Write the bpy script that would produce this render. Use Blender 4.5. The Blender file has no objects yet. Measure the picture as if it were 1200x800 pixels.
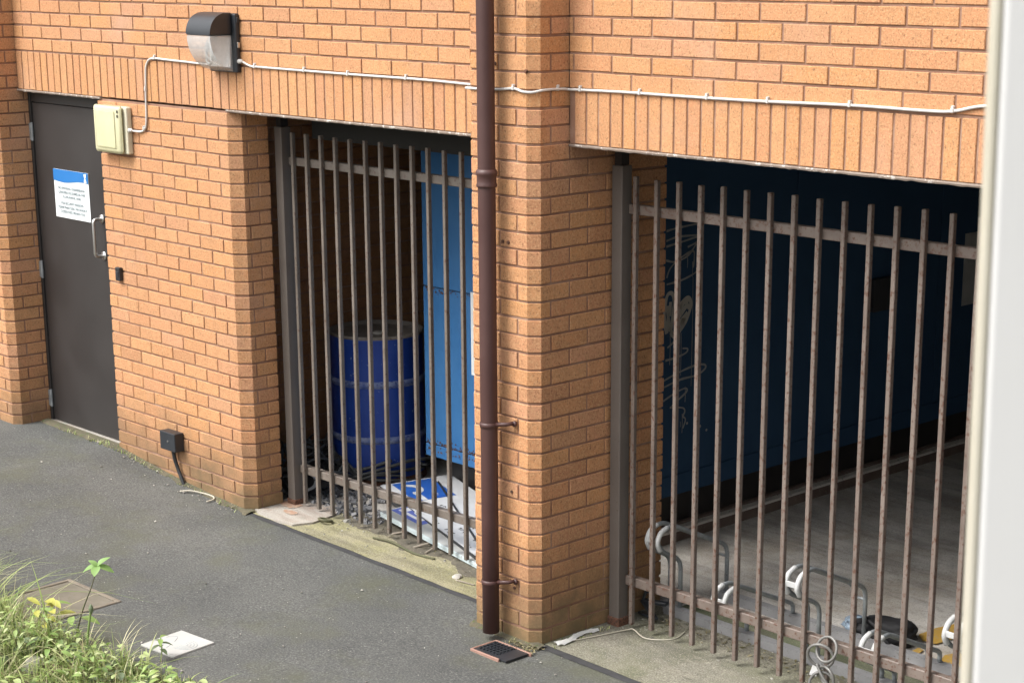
import bpy, bmesh, math, random
from mathutils import Vector, Matrix, Euler, noise
random.seed(11)
S = bpy.context.scene
COL = S.collection
RNG = random.Random(5)
def U(a, b): return RNG.uniform(a, b)

# ---------------------------------------------------------------- materials
def new_mat(name):
    m = bpy.data.materials.new(name); m.use_nodes = True
    nt = m.node_tree; nt.nodes.clear()
    out = nt.nodes.new('ShaderNodeOutputMaterial'); b = nt.nodes.new('ShaderNodeBsdfPrincipled')
    nt.links.new(b.outputs[0], out.inputs[0])
    return m, nt, b
def N(nt, t, **k):
    n = nt.nodes.new(t)
    for a, v in k.items():
        if a.startswith('i_'):
            key = a[2:]
            n.inputs[int(key) if key.isdigit() else key].default_value = v
        else: setattr(n, a, v)
    return n
def L(nt, a, b): nt.links.new(a, b)
def rgb(*c): return (c[0], c[1], c[2], 1.0)
def coords(nt, scale=None):
    g = N(nt, 'ShaderNodeNewGeometry')
    if scale is None: return g.outputs['Position']
    m = N(nt, 'ShaderNodeVectorMath', operation='MULTIPLY'); L(nt, g.outputs['Position'], m.inputs[0]); m.inputs[1].default_value = scale
    return m.outputs[0]
def noise_tex(nt, vec, scale, detail=4, rough=.55):
    n = N(nt, 'ShaderNodeTexNoise'); n.inputs['Scale'].default_value = scale; n.inputs['Detail'].default_value = detail
    n.inputs['Roughness'].default_value = rough; L(nt, vec, n.inputs['Vector']); return n.outputs['Fac']
def ramp(nt, fac, stops, interp='LINEAR'):
    r = N(nt, 'ShaderNodeValToRGB'); r.color_ramp.interpolation = interp
    el = r.color_ramp.elements
    while len(el) < len(stops): el.new(.5)
    for e, (p, c) in zip(el, stops):
        e.position = p; e.color = c if len(c) == 4 else rgb(*c)
    L(nt, fac, r.inputs[0]); return r.outputs[0]
def mix(nt, fac, a, b, mode='MIX'):
    m = N(nt, 'ShaderNodeMix', data_type='RGBA', blend_type=mode)
    for s, v in ((m.inputs[0], fac), (m.inputs[6], a), (m.inputs[7], b)):
        if hasattr(v, 'links') or isinstance(v, bpy.types.NodeSocket): L(nt, v, s)
        else: s.default_value = v
    return m.outputs[2]
def math_(nt, op, a, b=None, clamp=False):
    m = N(nt, 'ShaderNodeMath', operation=op); m.use_clamp = clamp
    for s, v in ((m.inputs[0], a), (m.inputs[1], b)):
        if v is None: continue
        if isinstance(v, bpy.types.NodeSocket): L(nt, v, s)
        else: s.default_value = v
    return m.outputs[0]
def bump(nt, bsdf, h, strength=.3, dist=.002):
    b = N(nt, 'ShaderNodeBump'); b.inputs['Strength'].default_value = strength; b.inputs['Distance'].default_value = dist
    L(nt, h, b.inputs['Height']); L(nt, b.outputs[0], bsdf.inputs['Normal'])
def zramp(nt, z0, z1):          # 1 below z0, 0 above z1
    g = N(nt, 'ShaderNodeNewGeometry'); s = N(nt, 'ShaderNodeSeparateXYZ'); L(nt, g.outputs['Position'], s.inputs[0])
    mr = N(nt, 'ShaderNodeMapRange'); L(nt, s.outputs['Z'], mr.inputs[0])
    mr.inputs[1].default_value = z0; mr.inputs[2].default_value = z1; mr.inputs[3].default_value = 1; mr.inputs[4].default_value = 0
    return mr.outputs[0]

def brick_mat(name, tones, dirt=1.0, grain=(.62, .385, .20)):
    m, nt, b = new_mat(name)
    g = N(nt, 'ShaderNodeNewGeometry'); P = g.outputs['Position']; rnd = g.outputs['Random Per Island']
    base = ramp(nt, rnd, tones)
    # mottling inside each brick
    n1 = noise_tex(nt, P, 26, 4, .65)
    base = mix(nt, ramp(nt, n1, [(.36, (0, 0, 0)), (.66, (.55, .55, .55))]), base, rgb(.385, .205, .105))
    # sandy pale grains and dark drag marks
    n2 = noise_tex(nt, P, 120, 3, .8)
    base = mix(nt, ramp(nt, n2, [(.48, (0, 0, 0)), (.62, (.62, .62, .62))]), base, rgb(*grain))
    n3 = noise_tex(nt, coords(nt, (1.0, 1.0, .75)), 98, 4, .85)
    base = mix(nt, ramp(nt, n3, [(.33, (.95, .95, .95)), (.455, (0, 0, 0))]), base, rgb(.165, .085, .046))
    # whole-wall weathering: pale efflorescence and grey soot in drifting patches
    n4 = noise_tex(nt, P, 1.6, 5, .62)
    base = mix(nt, ramp(nt, n4, [(.56, (0, 0, 0)), (.74, (.42, .42, .42))]), base, rgb(.50, .32, .235))
    n5 = noise_tex(nt, P, 3.4, 5, .65)
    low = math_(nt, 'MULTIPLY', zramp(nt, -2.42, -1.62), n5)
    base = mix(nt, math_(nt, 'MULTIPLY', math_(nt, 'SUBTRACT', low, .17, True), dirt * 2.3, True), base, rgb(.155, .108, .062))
    n6 = noise_tex(nt, coords(nt, (5.5, 5.5, .45)), 1.0, 5, .6)
    base = mix(nt, ramp(nt, n6, [(.56, (0, 0, 0)), (.76, (.24, .24, .24))]), base, rgb(.23, .13, .07))
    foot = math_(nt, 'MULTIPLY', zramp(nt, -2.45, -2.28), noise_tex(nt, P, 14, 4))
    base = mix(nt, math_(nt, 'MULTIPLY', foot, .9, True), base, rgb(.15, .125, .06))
    L(nt, base, b.inputs['Base Color']); b.inputs['Roughness'].default_value = .9
    b.inputs['Specular IOR Level'].default_value = .25
    h = math_(nt, 'ADD', math_(nt, 'MULTIPLY', n3, 1.0), math_(nt, 'MULTIPLY', n2, .6))
    bump(nt, b, h, .8, .003)
    return m
TONES = [(0, (0.488, 0.234, 0.109)), (.12, (0.522, 0.259, 0.128)), (.28, (0.512, 0.236, 0.118)), (.42, (0.556, 0.288, 0.142)), (.55, (0.532, 0.256, 0.107)),
         (.66, (0.488, 0.234, 0.132)), (.78, (0.560, 0.278, 0.124)), (.86, (0.420, 0.200, 0.102)), (.93, (0.546, 0.273, 0.157)), (1, (0.448, 0.234, 0.132))]
M_BRICK = brick_mat('face_brick', TONES)
M_BRICKIN = brick_mat('darker_inner_brick', [(p, tuple(v * .62 for v in c)) for p, c in TONES], .8, (.24, .15, .09))  # face brick tones scaled darker for the inner wall
def mortar_mat():
    m, nt, b = new_mat('brown_mortar'); P = coords(nt)
    c = ramp(nt, noise_tex(nt, P, 5, 5, .65), [(.3, (.23, .122, .078)), (.52, (.31, .18, .122)), (.68, (.42, .285, .21))])
    c = mix(nt, math_(nt, 'MULTIPLY', noise_tex(nt, P, 260, 2), .35), c, rgb(.14, .07, .045))
    L(nt, c, b.inputs['Base Color']); b.inputs['Roughness'].default_value = .95
    bump(nt, b, noise_tex(nt, P, 220, 3), .5, .002); return m
M_MORTAR = mortar_mat()

def worn_mat(name, base, alt, chip=None, rough=.5, metal=0., s1=6, s2=70, chip_lo=.62, chip_hi=.68, bumpd=.0008, bump_s=.3, island=0.0, spec=.5):
    m, nt, b = new_mat(name); P = coords(nt)
    n1 = noise_tex(nt, P, s1, 6, .62)
    c = mix(nt, ramp(nt, n1, [(.32, (0, 0, 0)), (.68, (1, 1, 1))]), rgb(*base), rgb(*alt))
    n2 = noise_tex(nt, P, s2, 4, .65)
    if chip:
        c = mix(nt, ramp(nt, n2, [(chip_lo, (0, 0, 0)), (chip_hi, (1, 1, 1))]), c, rgb(*chip))
    if island:
        g = N(nt, 'ShaderNodeNewGeometry')
        hv = N(nt, 'ShaderNodeHueSaturation'); L(nt, c, hv.inputs['Color'])
        v = math_(nt, 'ADD', math_(nt, 'MULTIPLY', g.outputs['Random Per Island'], island), 1 - island / 2); L(nt, v, hv.inputs['Value'])
        c = hv.outputs[0]
    L(nt, c, b.inputs['Base Color']); b.inputs['Metallic'].default_value = metal
    L(nt, math_(nt, 'ADD', math_(nt, 'MULTIPLY', n1, .25), rough - .12), b.inputs['Roughness'])
    b.inputs['Specular IOR Level'].default_value = spec
    bump(nt, b, n2, bump_s, bumpd); return m
M_GATE = worn_mat('brown_gate_paint', (.120, .100, .084), (.175, .150, .128), (.095, .052, .034), .48, 0, 5, 55, .56, .66, .0006, .4)
M_GATE_R = worn_mat('rusty_gate_paint', (.122, .094, .079), (.185, .150, .128), (.095, .046, .030), .5, 0, 4, 60, .53, .64, .0008, .5)
M_GATEP = worn_mat('grey_post_paint', (.110, .092, .080), (.140, .120, .105), (.09, .06, .045), .55, 0, 3, 75, .64, .72, .0006, .35)
M_RUSTFOOT = worn_mat('rusted_steel', (.10, .045, .028), (.16, .075, .045), (.05, .028, .02), .9, 0, 14, 90, .5, .6, .001, .5)
M_PIPE = worn_mat('maroon_pipe_paint', (.060, .026, .023), (.074, .034, .030), (.18, .13, .11), .48, 0, 4, 120, .74, .78, .0003, .2)
M_DOOR = worn_mat('dark_door_paint', (.023, .020, .0195), (.038, .034, .033), (.10, .09, .085), .42, 0, 1.7, 110, .70, .76, .0003, .15)
M_DOORFR = worn_mat('black_frame_paint', (.018, .016, .016), (.028, .025, .024), None, .5)
M_STEEL = worn_mat('brushed_steel', (.55, .55, .54), (.66, .66, .65), None, .32, 1.0)
M_GALV = worn_mat('galvanised_tube', (.22, .24, .25), (.36, .385, .40), (.15, .15, .155), .5, .35, 16, 90, .60, .68)
M_GALVD = worn_mat('dull_galvanised_rail', (.20, .20, .205), (.27, .27, .275), (.12, .105, .09), .6, .1, 9, 60, .6, .7)
M_WHITEP = worn_mat('chipped_white_paint', (.50, .51, .505), (.60, .61, .60), (.30, .30, .29), .5, 0, 12, 90, .68, .72)
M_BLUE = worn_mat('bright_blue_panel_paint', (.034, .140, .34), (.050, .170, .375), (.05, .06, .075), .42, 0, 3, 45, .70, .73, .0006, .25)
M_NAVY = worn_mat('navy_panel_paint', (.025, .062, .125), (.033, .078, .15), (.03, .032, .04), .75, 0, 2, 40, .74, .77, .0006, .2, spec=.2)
M_DRUM = worn_mat('drum_blue_paint', (.010, .040, .25), (.016, .058, .31), (.20, .27, .45), .42, 0, 5, 34, .665, .70, .0008, .25)
M_DRUMRIB = worn_mat('scuffed_rib', (.05, .09, .28), (.24, .28, .40), (.02, .04, .20), .55, 0, 18, 60, .56, .64)
M_LID = worn_mat('dusty_drum_lid', (.15, .125, .105), (.22, .195, .17), (.08, .055, .04), .8, 0, 9, 50, .6, .7)
M_BLACKP = worn_mat('black_plastic', (.012, .013, .015), (.022, .024, .027), None, .42)
M_GREYP = worn_mat('dark_grey_plastic', (.018, .021, .026), (.028, .032, .038), (.08, .08, .085), .38, 0, 6, 90, .72, .76)
M_CREAM = worn_mat('yellowed_cream_plastic', (.50, .48, .285), (.57, .55, .37), (.37, .38, .22), .5, 0, 5, 30, .66, .74, .0004, .2)
M_CREAM2 = worn_mat('pale_cream_plastic', (.54, .505, .37), (.58, .55, .43), None, .5)
M_CABLE = worn_mat('white_cable', (.54, .525, .50), (.61, .595, .57), (.34, .31, .27), .5, 0, 10, 60, .70, .76)
M_LINTEL = worn_mat('flaking_lintel', (.20, .15, .12), (.29, .24, .20), (.55, .51, .46), .85, 0, 8, 42, .56, .62, .0015, .5)
M_TERRA = worn_mat('terracotta_paint', (.25, .14, .105), (.32, .195, .155), (.22, .13, .09), .8, 0, 9, 60, .6, .68)
M_DARKPIT = worn_mat('pit_darkness', (.016, .017, .021), (.034, .036, .042), None, .35)
M_WINDOW = worn_mat('white_post_paint', (.50, .50, .49), (.53, .53, .52), (.44, .44, .425), .5, 0, 2.2, 16, .70, .76, .0003, .1)
M_CREAMEDGE = worn_mat('cream_strip', (.46, .43, .34), (.49, .46, .38), None, .6)
M_SOIL = worn_mat('dry_soil', (.085, .062, .04), (.15, .115, .075), (.22, .18, .12), .95, 0, 9, 60, .58, .66, .008, .6)
M_RUSTST = worn_mat('rust_bleed', (.30, .16, .10), (.42, .30, .22), (.36, .32, .27), .9, 0, 22, 60, .55, .66)
M_DIRT2 = worn_mat('dark_grit_drift', (.075, .066, .05), (.13, .115, .085), (.26, .235, .18), .95, 0, 14, 70, .58, .68, .005, .7)
M_DIRT = worn_mat('mossy_dirt', (.075, .068, .045), (.115, .10, .065), (.07, .095, .03), .95, 0, 11, 50, .55, .66, .006, .7)
M_RUBBLE = worn_mat('grey_rubble', (.10, .10, .105), (.22, .22, .225), (.03, .03, .032), .9, 0, 25, 80, .58, .64, .003, .6, island=.9)
M_TANGLE = worn_mat('old_black_cable', (.035, .037, .038), (.10, .105, .105), (.16, .16, .155), .6, 0, 12, 60, .62, .7, .0006, .2, island=.6)
M_BROWNK = worn_mat('stained_kerb', (.12, .082, .065), (.19, .145, .12), (.22, .19, .165), .9, 0, 7, 50, .62, .7, .002, .5)
M_KERBTOP = worn_mat('pale_kerb_top', (.58, .54, .48), (.68, .64, .58), (.12, .10, .085), .9, 0, 7, 40, .6, .68, .002, .5)
M_CEIL = worn_mat('dark_structure', (.018, .017, .016), (.026, .025, .023), None, .9)
M_CEILP = worn_mat('pale_ceiling', (.34, .335, .325), (.40, .395, .385), None, .9)
M_INNER = worn_mat('pale_inner_wall', (.55, .55, .55), (.6, .6, .595), None, .9)  # light grey, raised so the inner walls bounce more light onto the floor
M_BOARD = worn_mat('white_sign_sheet', (.50, .51, .52), (.57, .58, .585), (.36, .35, .33), .45, 0, 5, 40, .66, .74)
M_BOARD2 = worn_mat('dull_sign_sheet', (.33, .335, .32), (.42, .425, .41), (.23, .22, .20), .5, 0, 6, 40, .64, .72)
M_BOARDEDGE = worn_mat('sign_edge', (.45, .53, .55), (.55, .62, .64), (.25, .26, .26), .5, 0, 8, 60, .62, .70)
M_SIGNBLUE = worn_mat('sign_blue', (.018, .085, .36), (.026, .11, .40), None, .4)
M_SIGNBLUE2 = worn_mat('faded_sign_blue', (.07, .10, .33), (.10, .13, .36), (.3, .33, .42), .5, 0, 6, 70, .64, .7)
M_NOTICEBLUE = worn_mat('notice_blue', (.016, .155, .44), (.02, .17, .47), None, .45)
M_NOTICE = worn_mat('notice_white', (.74, .79, .80), (.79, .83, .84), None, .35)
M_PRINT = worn_mat('grey_print', (.20, .24, .26), (.23, .27, .29), None, .6)
M_BLACKPRINT = worn_mat('black_print', (.02, .02, .022), (.04, .04, .04), None, .6)
M_PAPER = worn_mat('pale_paper', (.74, .74, .72), (.80, .80, .79), (.5, .5, .47), .7, 0, 10, 60, .68, .74)
M_TWIG = worn_mat('bleached_twig', (.40, .37, .29), (.50, .47, .39), None, .8)
M_DRYSTICK = worn_mat('dry_stick', (.22, .19, .15), (.32, .28, .23), None, .85)
M_BAG = worn_mat('black_bag_fabric', (.008, .008, .009), (.016, .016, .018), None, .7, 0, 20, 90, bumpd=.002)
M_CLOTH = worn_mat('striped_cloth', (.02, .03, .05), (.35, .45, .55), None, .8, 0, 40)
M_GRAF = worn_mat('grey_spray_paint', (.36, .355, .33), (.46, .45, .41), None, .8)
M_GRAF2 = worn_mat('faint_spray_paint', (.22, .235, .24), (.29, .30, .30), None, .8)
M_STONE = worn_mat('mossy_stone', (.20, .19, .165), (.32, .31, .28), (.10, .11, .05), .9, 0, 10, 40, .58, .68, .004, .5)
M_POT = worn_mat('brown_clay', (.075, .036, .028), (.11, .055, .042), None, .6)
M_ROCKW = worn_mat('debris_white', (.36, .34, .30), (.46, .44, .40), None, .85)
M_HATCH = worn_mat('beige_cover_stone', (.125, .112, .085), (.18, .16, .125), (.14, .13, .085), .9, 0, 8, 50, .58, .68, .002, .5)
M_HATCHF = worn_mat('cover_frame_rust', (.15, .125, .095), (.21, .18, .14), (.10, .07, .045), .85, 0, 9, 60, .6, .68)
M_PLATE = worn_mat('bleached_cover', (.40, .40, .38), (.46, .46, .44), (.55, .54, .50), .75, 0, 6, 70, .67, .74, .001, .4)
M_COIL = worn_mat('grey_sheathed_cable', (.13, .128, .12), (.22, .215, .205), None, .42, .2)
M_REFL = worn_mat('dull_reflector', (.80, .80, .79), (.84, .84, .83), None, .4, 0)

def asphalt_mat():
    m, nt, b = new_mat('asphalt'); P = coords(nt)
    n1 = noise_tex(nt, P, 1.3, 6, .62); n2 = noise_tex(nt, P, 105, 3, .82); n3 = noise_tex(nt, P, 9, 5, .6)
    c = ramp(nt, n1, [(.30, (.070, .072, .070)), (.50, (.094, .096, .091)), (.70, (.122, .122, .113))])
    c = mix(nt, ramp(nt, n2, [(.36, (.72, .72, .72)), (.49, (0, 0, 0))]), c, rgb(.042, .043, .042))
    c = mix(nt, ramp(nt, n2, [(.54, (0, 0, 0)), (.68, (.75, .75, .75))]), c, rgb(.22, .218, .205))
    # moss-tinged and tyre-dark drifts
    c = mix(nt, ramp(nt, noise_tex(nt, P, 2.1, 6, .68), [(.48, (0, 0, 0)), (.68, (.55, .55, .55))]), c, rgb(.098, .100, .062))
    c = mix(nt, ramp(nt, n3, [(.60, (0, 0, 0)), (.80, (.4, .4, .4))]), c, rgb(.05, .05, .05))
    v = N(nt, 'ShaderNodeTexVoronoi'); v.inputs['Scale'].default_value = 26; L(nt, P, v.inputs['Vector'])
    sp = math_(nt, 'LESS_THAN', v.outputs['Distance'], .075)
    sp = math_(nt, 'MULTIPLY', sp, math_(nt, 'GREATER_THAN', noise_tex(nt, P, 7, 2), .56))
    c = mix(nt, sp, c, rgb(.40, .38, .34))
    L(nt, c, b.inputs['Base Color']); b.inputs['Roughness'].default_value = .88; b.inputs['Specular IOR Level'].default_value = .3
    bump(nt, b, math_(nt, 'ADD', n2, math_(nt, 'MULTIPLY', n3, .6)), .7, .004); return m
M_ASPHALT = asphalt_mat()
def concrete_mat(name, base, alt, stain, moss, moss_lo=.50, moss_hi=.70, grain=.5):
    m, nt, b = new_mat(name); P = coords(nt)
    n1 = noise_tex(nt, P, 3.2, 7, .66); n2 = noise_tex(nt, P, 150, 3, .7); n3 = noise_tex(nt, P, 13, 5, .65)
    c = mix(nt, ramp(nt, n1, [(.32, (0, 0, 0)), (.66, (1, 1, 1))]), rgb(*base), rgb(*alt))
    c = mix(nt, ramp(nt, n3, [(.55, (0, 0, 0)), (.74, (.8, .8, .8))]), c, rgb(*stain))
    c = mix(nt, ramp(nt, noise_tex(nt, P, 2.4, 6, .7), [(moss_lo, (0, 0, 0)), (moss_hi, (.8, .8, .8))]), c, rgb(*moss))
    c = mix(nt, ramp(nt, noise_tex(nt, coords(nt, (.9, 5.0, 1)), 1.4, 6, .7), [(.46, (0, 0, 0)), (.62, (.5, .5, .5))]), c, rgb(*[v * .62 for v in stain]))
    c = mix(nt, ramp(nt, n2, [(.34, (grain, grain, grain)), (.5, (0, 0, 0))]), c, rgb(.09, .085, .07))
    c = mix(nt, ramp(nt, n2, [(.56, (0, 0, 0)), (.72, (grain, grain, grain))]), c, rgb(.44, .41, .35))
    L(nt, c, b.inputs['Base Color']); b.inputs['Roughness'].default_value = .9
    bump(nt, b, math_(nt, 'ADD', n2, n3), .55, .004); return m
M_APRON1 = concrete_mat('mossy_apron', (.36, .325, .205), (.24, .22, .15), (.115, .10, .07), (.27, .255, .115), .40, .60, .85)
M_APRON2 = concrete_mat('weathered_apron', (.27, .25, .195), (.185, .178, .14), (.105, .10, .078), (.135, .14, .08), .44, .62, .95)
M_FLOOR = concrete_mat('garage_concrete', (.58, .555, .515), (.46, .44, .41), (.26, .24, .215), (.35, .305, .25), .44, .62, .6)
M_MOSSFL = concrete_mat('mossy_floor', (.135, .14, .09), (.18, .175, .12), (.10, .10, .07), (.10, .125, .06), .40, .60, .5)
M_SLAB = concrete_mat('rust_stained_cement', (.42, .38, .33), (.33, .32, .29), (.30, .19, .14), (.25, .29, .25), .58, .7, .4)
M_TAR = worn_mat('tar_joint', (.030, .030, .032), (.055, .055, .057), None, .8, 0, 20, 120, bumpd=.003)
M_YELLOW = worn_mat('worn_yellow_paint', (.44, .265, .04), (.36, .225, .05), (.25, .22, .18), .75, 0, 8, 60, .56, .66)
def lens_mat():
    m, nt, b = new_mat('ribbed_clear_lens'); P = coords(nt)
    c = ramp(nt, noise_tex(nt, P, 30, 4), [(.3, (.70, .71, .71)), (.7, (.84, .84, .83))]); L(nt, c, b.inputs['Base Color'])
    b.inputs['Roughness'].default_value = .16
    w = N(nt, 'ShaderNodeTexWave'); w.bands_direction = 'X'; w.inputs['Scale'].default_value = 30; L(nt, P, w.inputs['Vector'])
    bump(nt, b, w.outputs['Fac'], .4, .003)
    t = N(nt, 'ShaderNodeBsdfTransparent'); t.inputs['Color'].default_value = rgb(.93, .94, .94)
    ms = N(nt, 'ShaderNodeMixShader'); L(nt, math_(nt, 'ADD', math_(nt, 'MULTIPLY', w.outputs['Fac'], .22), .40), ms.inputs[0])
    L(nt, b.outputs[0], ms.inputs[1]); L(nt, t.outputs[0], ms.inputs[2]); L(nt, ms.outputs[0], nt.nodes['Material Output'].inputs[0])
    return m
M_LENS = lens_mat()
def leaf_mat(name, tones, trans=.25):
    m, nt, b = new_mat(name)
    g = N(nt, 'ShaderNodeNewGeometry')
    c = ramp(nt, g.outputs['Random Per Island'], tones)
    c = mix(nt, math_(nt, 'MULTIPLY', noise_tex(nt, g.outputs['Position'], 60, 3), .45), c, rgb(.30, .32, .14))
    L(nt, c, b.inputs['Base Color']); b.inputs['Roughness'].default_value = .5
    t = N(nt, 'ShaderNodeBsdfTranslucent'); L(nt, c, t.inputs['Color'])
    ms = N(nt, 'ShaderNodeMixShader'); ms.inputs[0].default_value = trans
    L(nt, b.outputs[0], ms.inputs[1]); L(nt, t.outputs[0], ms.inputs[2])
    L(nt, ms.outputs[0], nt.nodes['Material Output'].inputs[0]); return m
M_GRASS = leaf_mat('verge_grass', [(0, (.08, .14, .03)), (.2, (.18, .28, .06)), (.45, (.33, .43, .12)), (.68, (.48, .52, .23)), (.86, (.60, .55, .36)), (1, (.30, .25, .13))])
M_LEAF = leaf_mat('pale_variegated_leaf', [(0, (.06, .12, .04)), (.25, (.16, .29, .06)), (.5, (.34, .47, .14)), (.75, (.56, .62, .34)), (1, (.26, .40, .10))])
M_GBLADE = leaf_mat('fresh_grass_blade', [(0, (.13, .24, .05)), (.4, (.22, .34, .09)), (.7, (.34, .44, .16)), (1, (.46, .46, .24))], .3)
M_DLEAF = leaf_mat('dark_ivy_leaf', [(0, (.03, .06, .035)), (.5, (.055, .095, .05)), (1, (.10, .15, .10))], .12)
M_YLEAF = leaf_mat('yellow_leaf', [(0, (.48, .45, .05)), (.6, (.42, .42, .08)), (1, (.32, .37, .10))])
M_SLEAF = leaf_mat('seedling_leaf', [(0, (.14, .30, .06)), (.5, (.24, .42, .13)), (1, (.08, .19, .04))], .3)
M_STEM = worn_mat('plant_stem', (.06, .07, .03), (.10, .09, .05), None, .7)
M_GSTEM = worn_mat('green_stem', (.14, .22, .06), (.20, .28, .09), None, .6)

# ---------------------------------------------------------------- object helpers
def finish(name, me, mats, parent=None, smooth=False):
    o = bpy.data.objects.new(name, me); COL.objects.link(o)
    for m in (mats if isinstance(mats, (list, tuple)) else [mats]): me.materials.append(m)
    if smooth:
        for p in me.polygons: p.use_smooth = True
    if parent is not None:
        o.parent = parent
        o.matrix_parent_inverse = Matrix.Translation(-parent.location)
    return o
def obj(name, bm, mats, parent=None, smooth=False):
    bmesh.ops.recalc_face_normals(bm, faces=bm.faces[:])
    me = bpy.data.meshes.new(name); bm.to_mesh(me); bm.free()
    return finish(name, me, mats, parent, smooth)
def autosmooth(o, ang=.6):
    me = o.data
    for p in me.polygons: p.use_smooth = True
    bm = bmesh.new(); bm.from_mesh(me)
    for e in bm.edges:
        if len(e.link_faces) == 2 and e.calc_face_angle(0) > ang: e.smooth = False
    bm.to_mesh(me); bm.free(); return o
def tag(o, label, cat, group=None):
    o['label'] = label; o['category'] = cat
    if group: o['group'] = group
    return o
def thing(name, label, cat, loc=(0, 0, 0), group=None):
    o = bpy.data.objects.new(name, None); COL.objects.link(o); o.location = loc; o.empty_display_size = .1
    return tag(o, label, cat, group)
def struct(o, kind='structure'): o['kind'] = kind; return o
def BM(): return bmesh.new()
def add_box(bm, lo, hi, bev=0, mi=0, M=None, seg=1):
    xs, ys, zs = zip(lo, hi)
    vs = [bm.verts.new((x, y, z)) for x in xs for y in ys for z in zs]
    idx = [(0, 1, 3, 2), (4, 6, 7, 5), (0, 4, 5, 1), (2, 3, 7, 6), (0, 2, 6, 4), (1, 5, 7, 3)]
    fs = [bm.faces.new([vs[i] for i in f]) for f in idx]
    for f in fs: f.material_index = mi
    geo = vs
    if bev:
        r = bmesh.ops.bevel(bm, geom=list({e for f in fs for e in f.edges}), offset=bev, segments=seg, affect='EDGES', profile=.5)
        geo = list({v for f in r['faces'] for v in f.verts} | {v for v in vs if v.is_valid})
        for f in r['faces']: f.material_index = mi
    if M is not None: bmesh.ops.transform(bm, matrix=M, verts=[v for v in geo if v.is_valid])
    return geo
def frame_at(d):
    d = Vector(d).normalized(); a = Vector((0, 0, 1)) if abs(d.z) < .9 else Vector((1, 0, 0))
    u = d.cross(a).normalized(); return u, d.cross(u).normalized()
def add_tube(bm, pts, r, n=8, closed=False, cap=True, mi=0):
    pts = [Vector(p) for p in pts]; rs = r if isinstance(r, (list, tuple)) else [r] * len(pts)
    rings = []; u = None
    for i, p in enumerate(pts):
        a = pts[(i - 1) % len(pts)] if (i or closed) else p; b = pts[(i + 1) % len(pts)] if (i < len(pts) - 1 or closed) else p
        d = (b - a).normalized()
        if u is None: u, w = frame_at(d)
        else:
            u = (u - d * u.dot(d)).normalized(); w = d.cross(u)
        rings.append([bm.verts.new(p + (u * math.cos(t) + w * math.sin(t)) * rs[i]) for t in [2 * math.pi * k / n for k in range(n)]])
    m = len(rings)
    for i in range(m if closed else m - 1):
        A, B = rings[i], rings[(i + 1) % m]
        for k in range(n):
            f = bm.faces.new((A[k], A[(k + 1) % n], B[(k + 1) % n], B[k])); f.material_index = mi
    if cap and not closed:
        bm.faces.new(rings[0][::-1]).material_index = mi; bm.faces.new(rings[-1]).material_index = mi
def add_lathe(bm, prof, c=(0, 0, 0), n=40, mi=0, cap=True):
    rings = [[bm.verts.new((c[0] + r * math.cos(2 * math.pi * k / n), c[1] + r * math.sin(2 * math.pi * k / n), c[2] + z)) for k in range(n)] for r, z in prof]
    for A, B in zip(rings, rings[1:]):
        for k in range(n): bm.faces.new((A[k], A[(k + 1) % n], B[(k + 1) % n], B[k])).material_index = mi
    if cap: bm.faces.new(rings[0][::-1]); bm.faces.new(rings[-1])
def add_prism(bm, poly, z0, z1, mi=0):     # plan polygon extruded in z
    A = [bm.verts.new((x, y, z0)) for x, y in poly]; B = [bm.verts.new((x, y, z1)) for x, y in poly]
    n = len(poly)
    for k in range(n): bm.faces.new((A[k], A[(k + 1) % n], B[(k + 1) % n], B[k])).material_index = mi
    bm.faces.new(A[::-1]).material_index = mi; bm.faces.new(B).material_index = mi
def smooth_path(pts, sub=6):
    P = [Vector(p) for p in pts]; out = []
    for i in range(len(P) - 1):
        a, b, c, d = P[max(i - 1, 0)], P[i], P[i + 1], P[min(i + 2, len(P) - 1)]
        for k in range(sub):
            t = k / sub
            out.append(.5 * ((2 * b) + (c - a) * t + (2 * a - 5 * b + 4 * c - d) * t * t + (3 * b - a - 3 * c + d) * t ** 3))
    out.append(P[-1]); return out
def round_corners(pts, r, k=5):
    P = [Vector(p) for p in pts]; out = [P[0]]
    for a, b, c in zip(P, P[1:], P[2:]):
        d1 = (a - b); d2 = (c - b); rr = min(r, d1.length * .48, d2.length * .48)
        s = b + d1.normalized() * rr; e = b + d2.normalized() * rr
        for i in range(k + 1):
            t = i / k; out.append(s * (1 - t) ** 2 + b * 2 * t * (1 - t) + e * t * t)
    out.append(P[-1]); return out
def text_mesh(name, s, size, mat, M, parent, align='CENTER', ext=.0006):
    cu = bpy.data.curves.new(name, 'FONT'); cu.body = s; cu.size = size; cu.align_x = align; cu.extrude = ext
    t = bpy.data.objects.new(name, cu); COL.objects.link(t)
    bpy.context.view_layer.update()
    me = bpy.data.meshes.new_from_object(t.evaluated_get(bpy.context.evaluated_depsgraph_get()))
    bpy.data.objects.remove(t); me.transform(M)
    return finish(name, me, mat, parent)
def lerp_tab(tab, x):
    if x <= tab[0][0]: return tab[0][1]
    for (a, va), (b, vb) in zip(tab, tab[1:]):
        if x <= b: return va + (vb - va) * (x - a) / (b - a)
    return tab[-1][1]
GZ = [(-30, -2.29), (-3, -2.30), (-.1, -2.315), (.7, -2.32), (1.25, -2.384), (1.7, -2.42), (2.1, -2.44), (4.3, -2.475), (6, -2.50), (14, -2.6), (40, -2.7)]
def gz(x): return lerp_tab(GZ, x)

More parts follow.
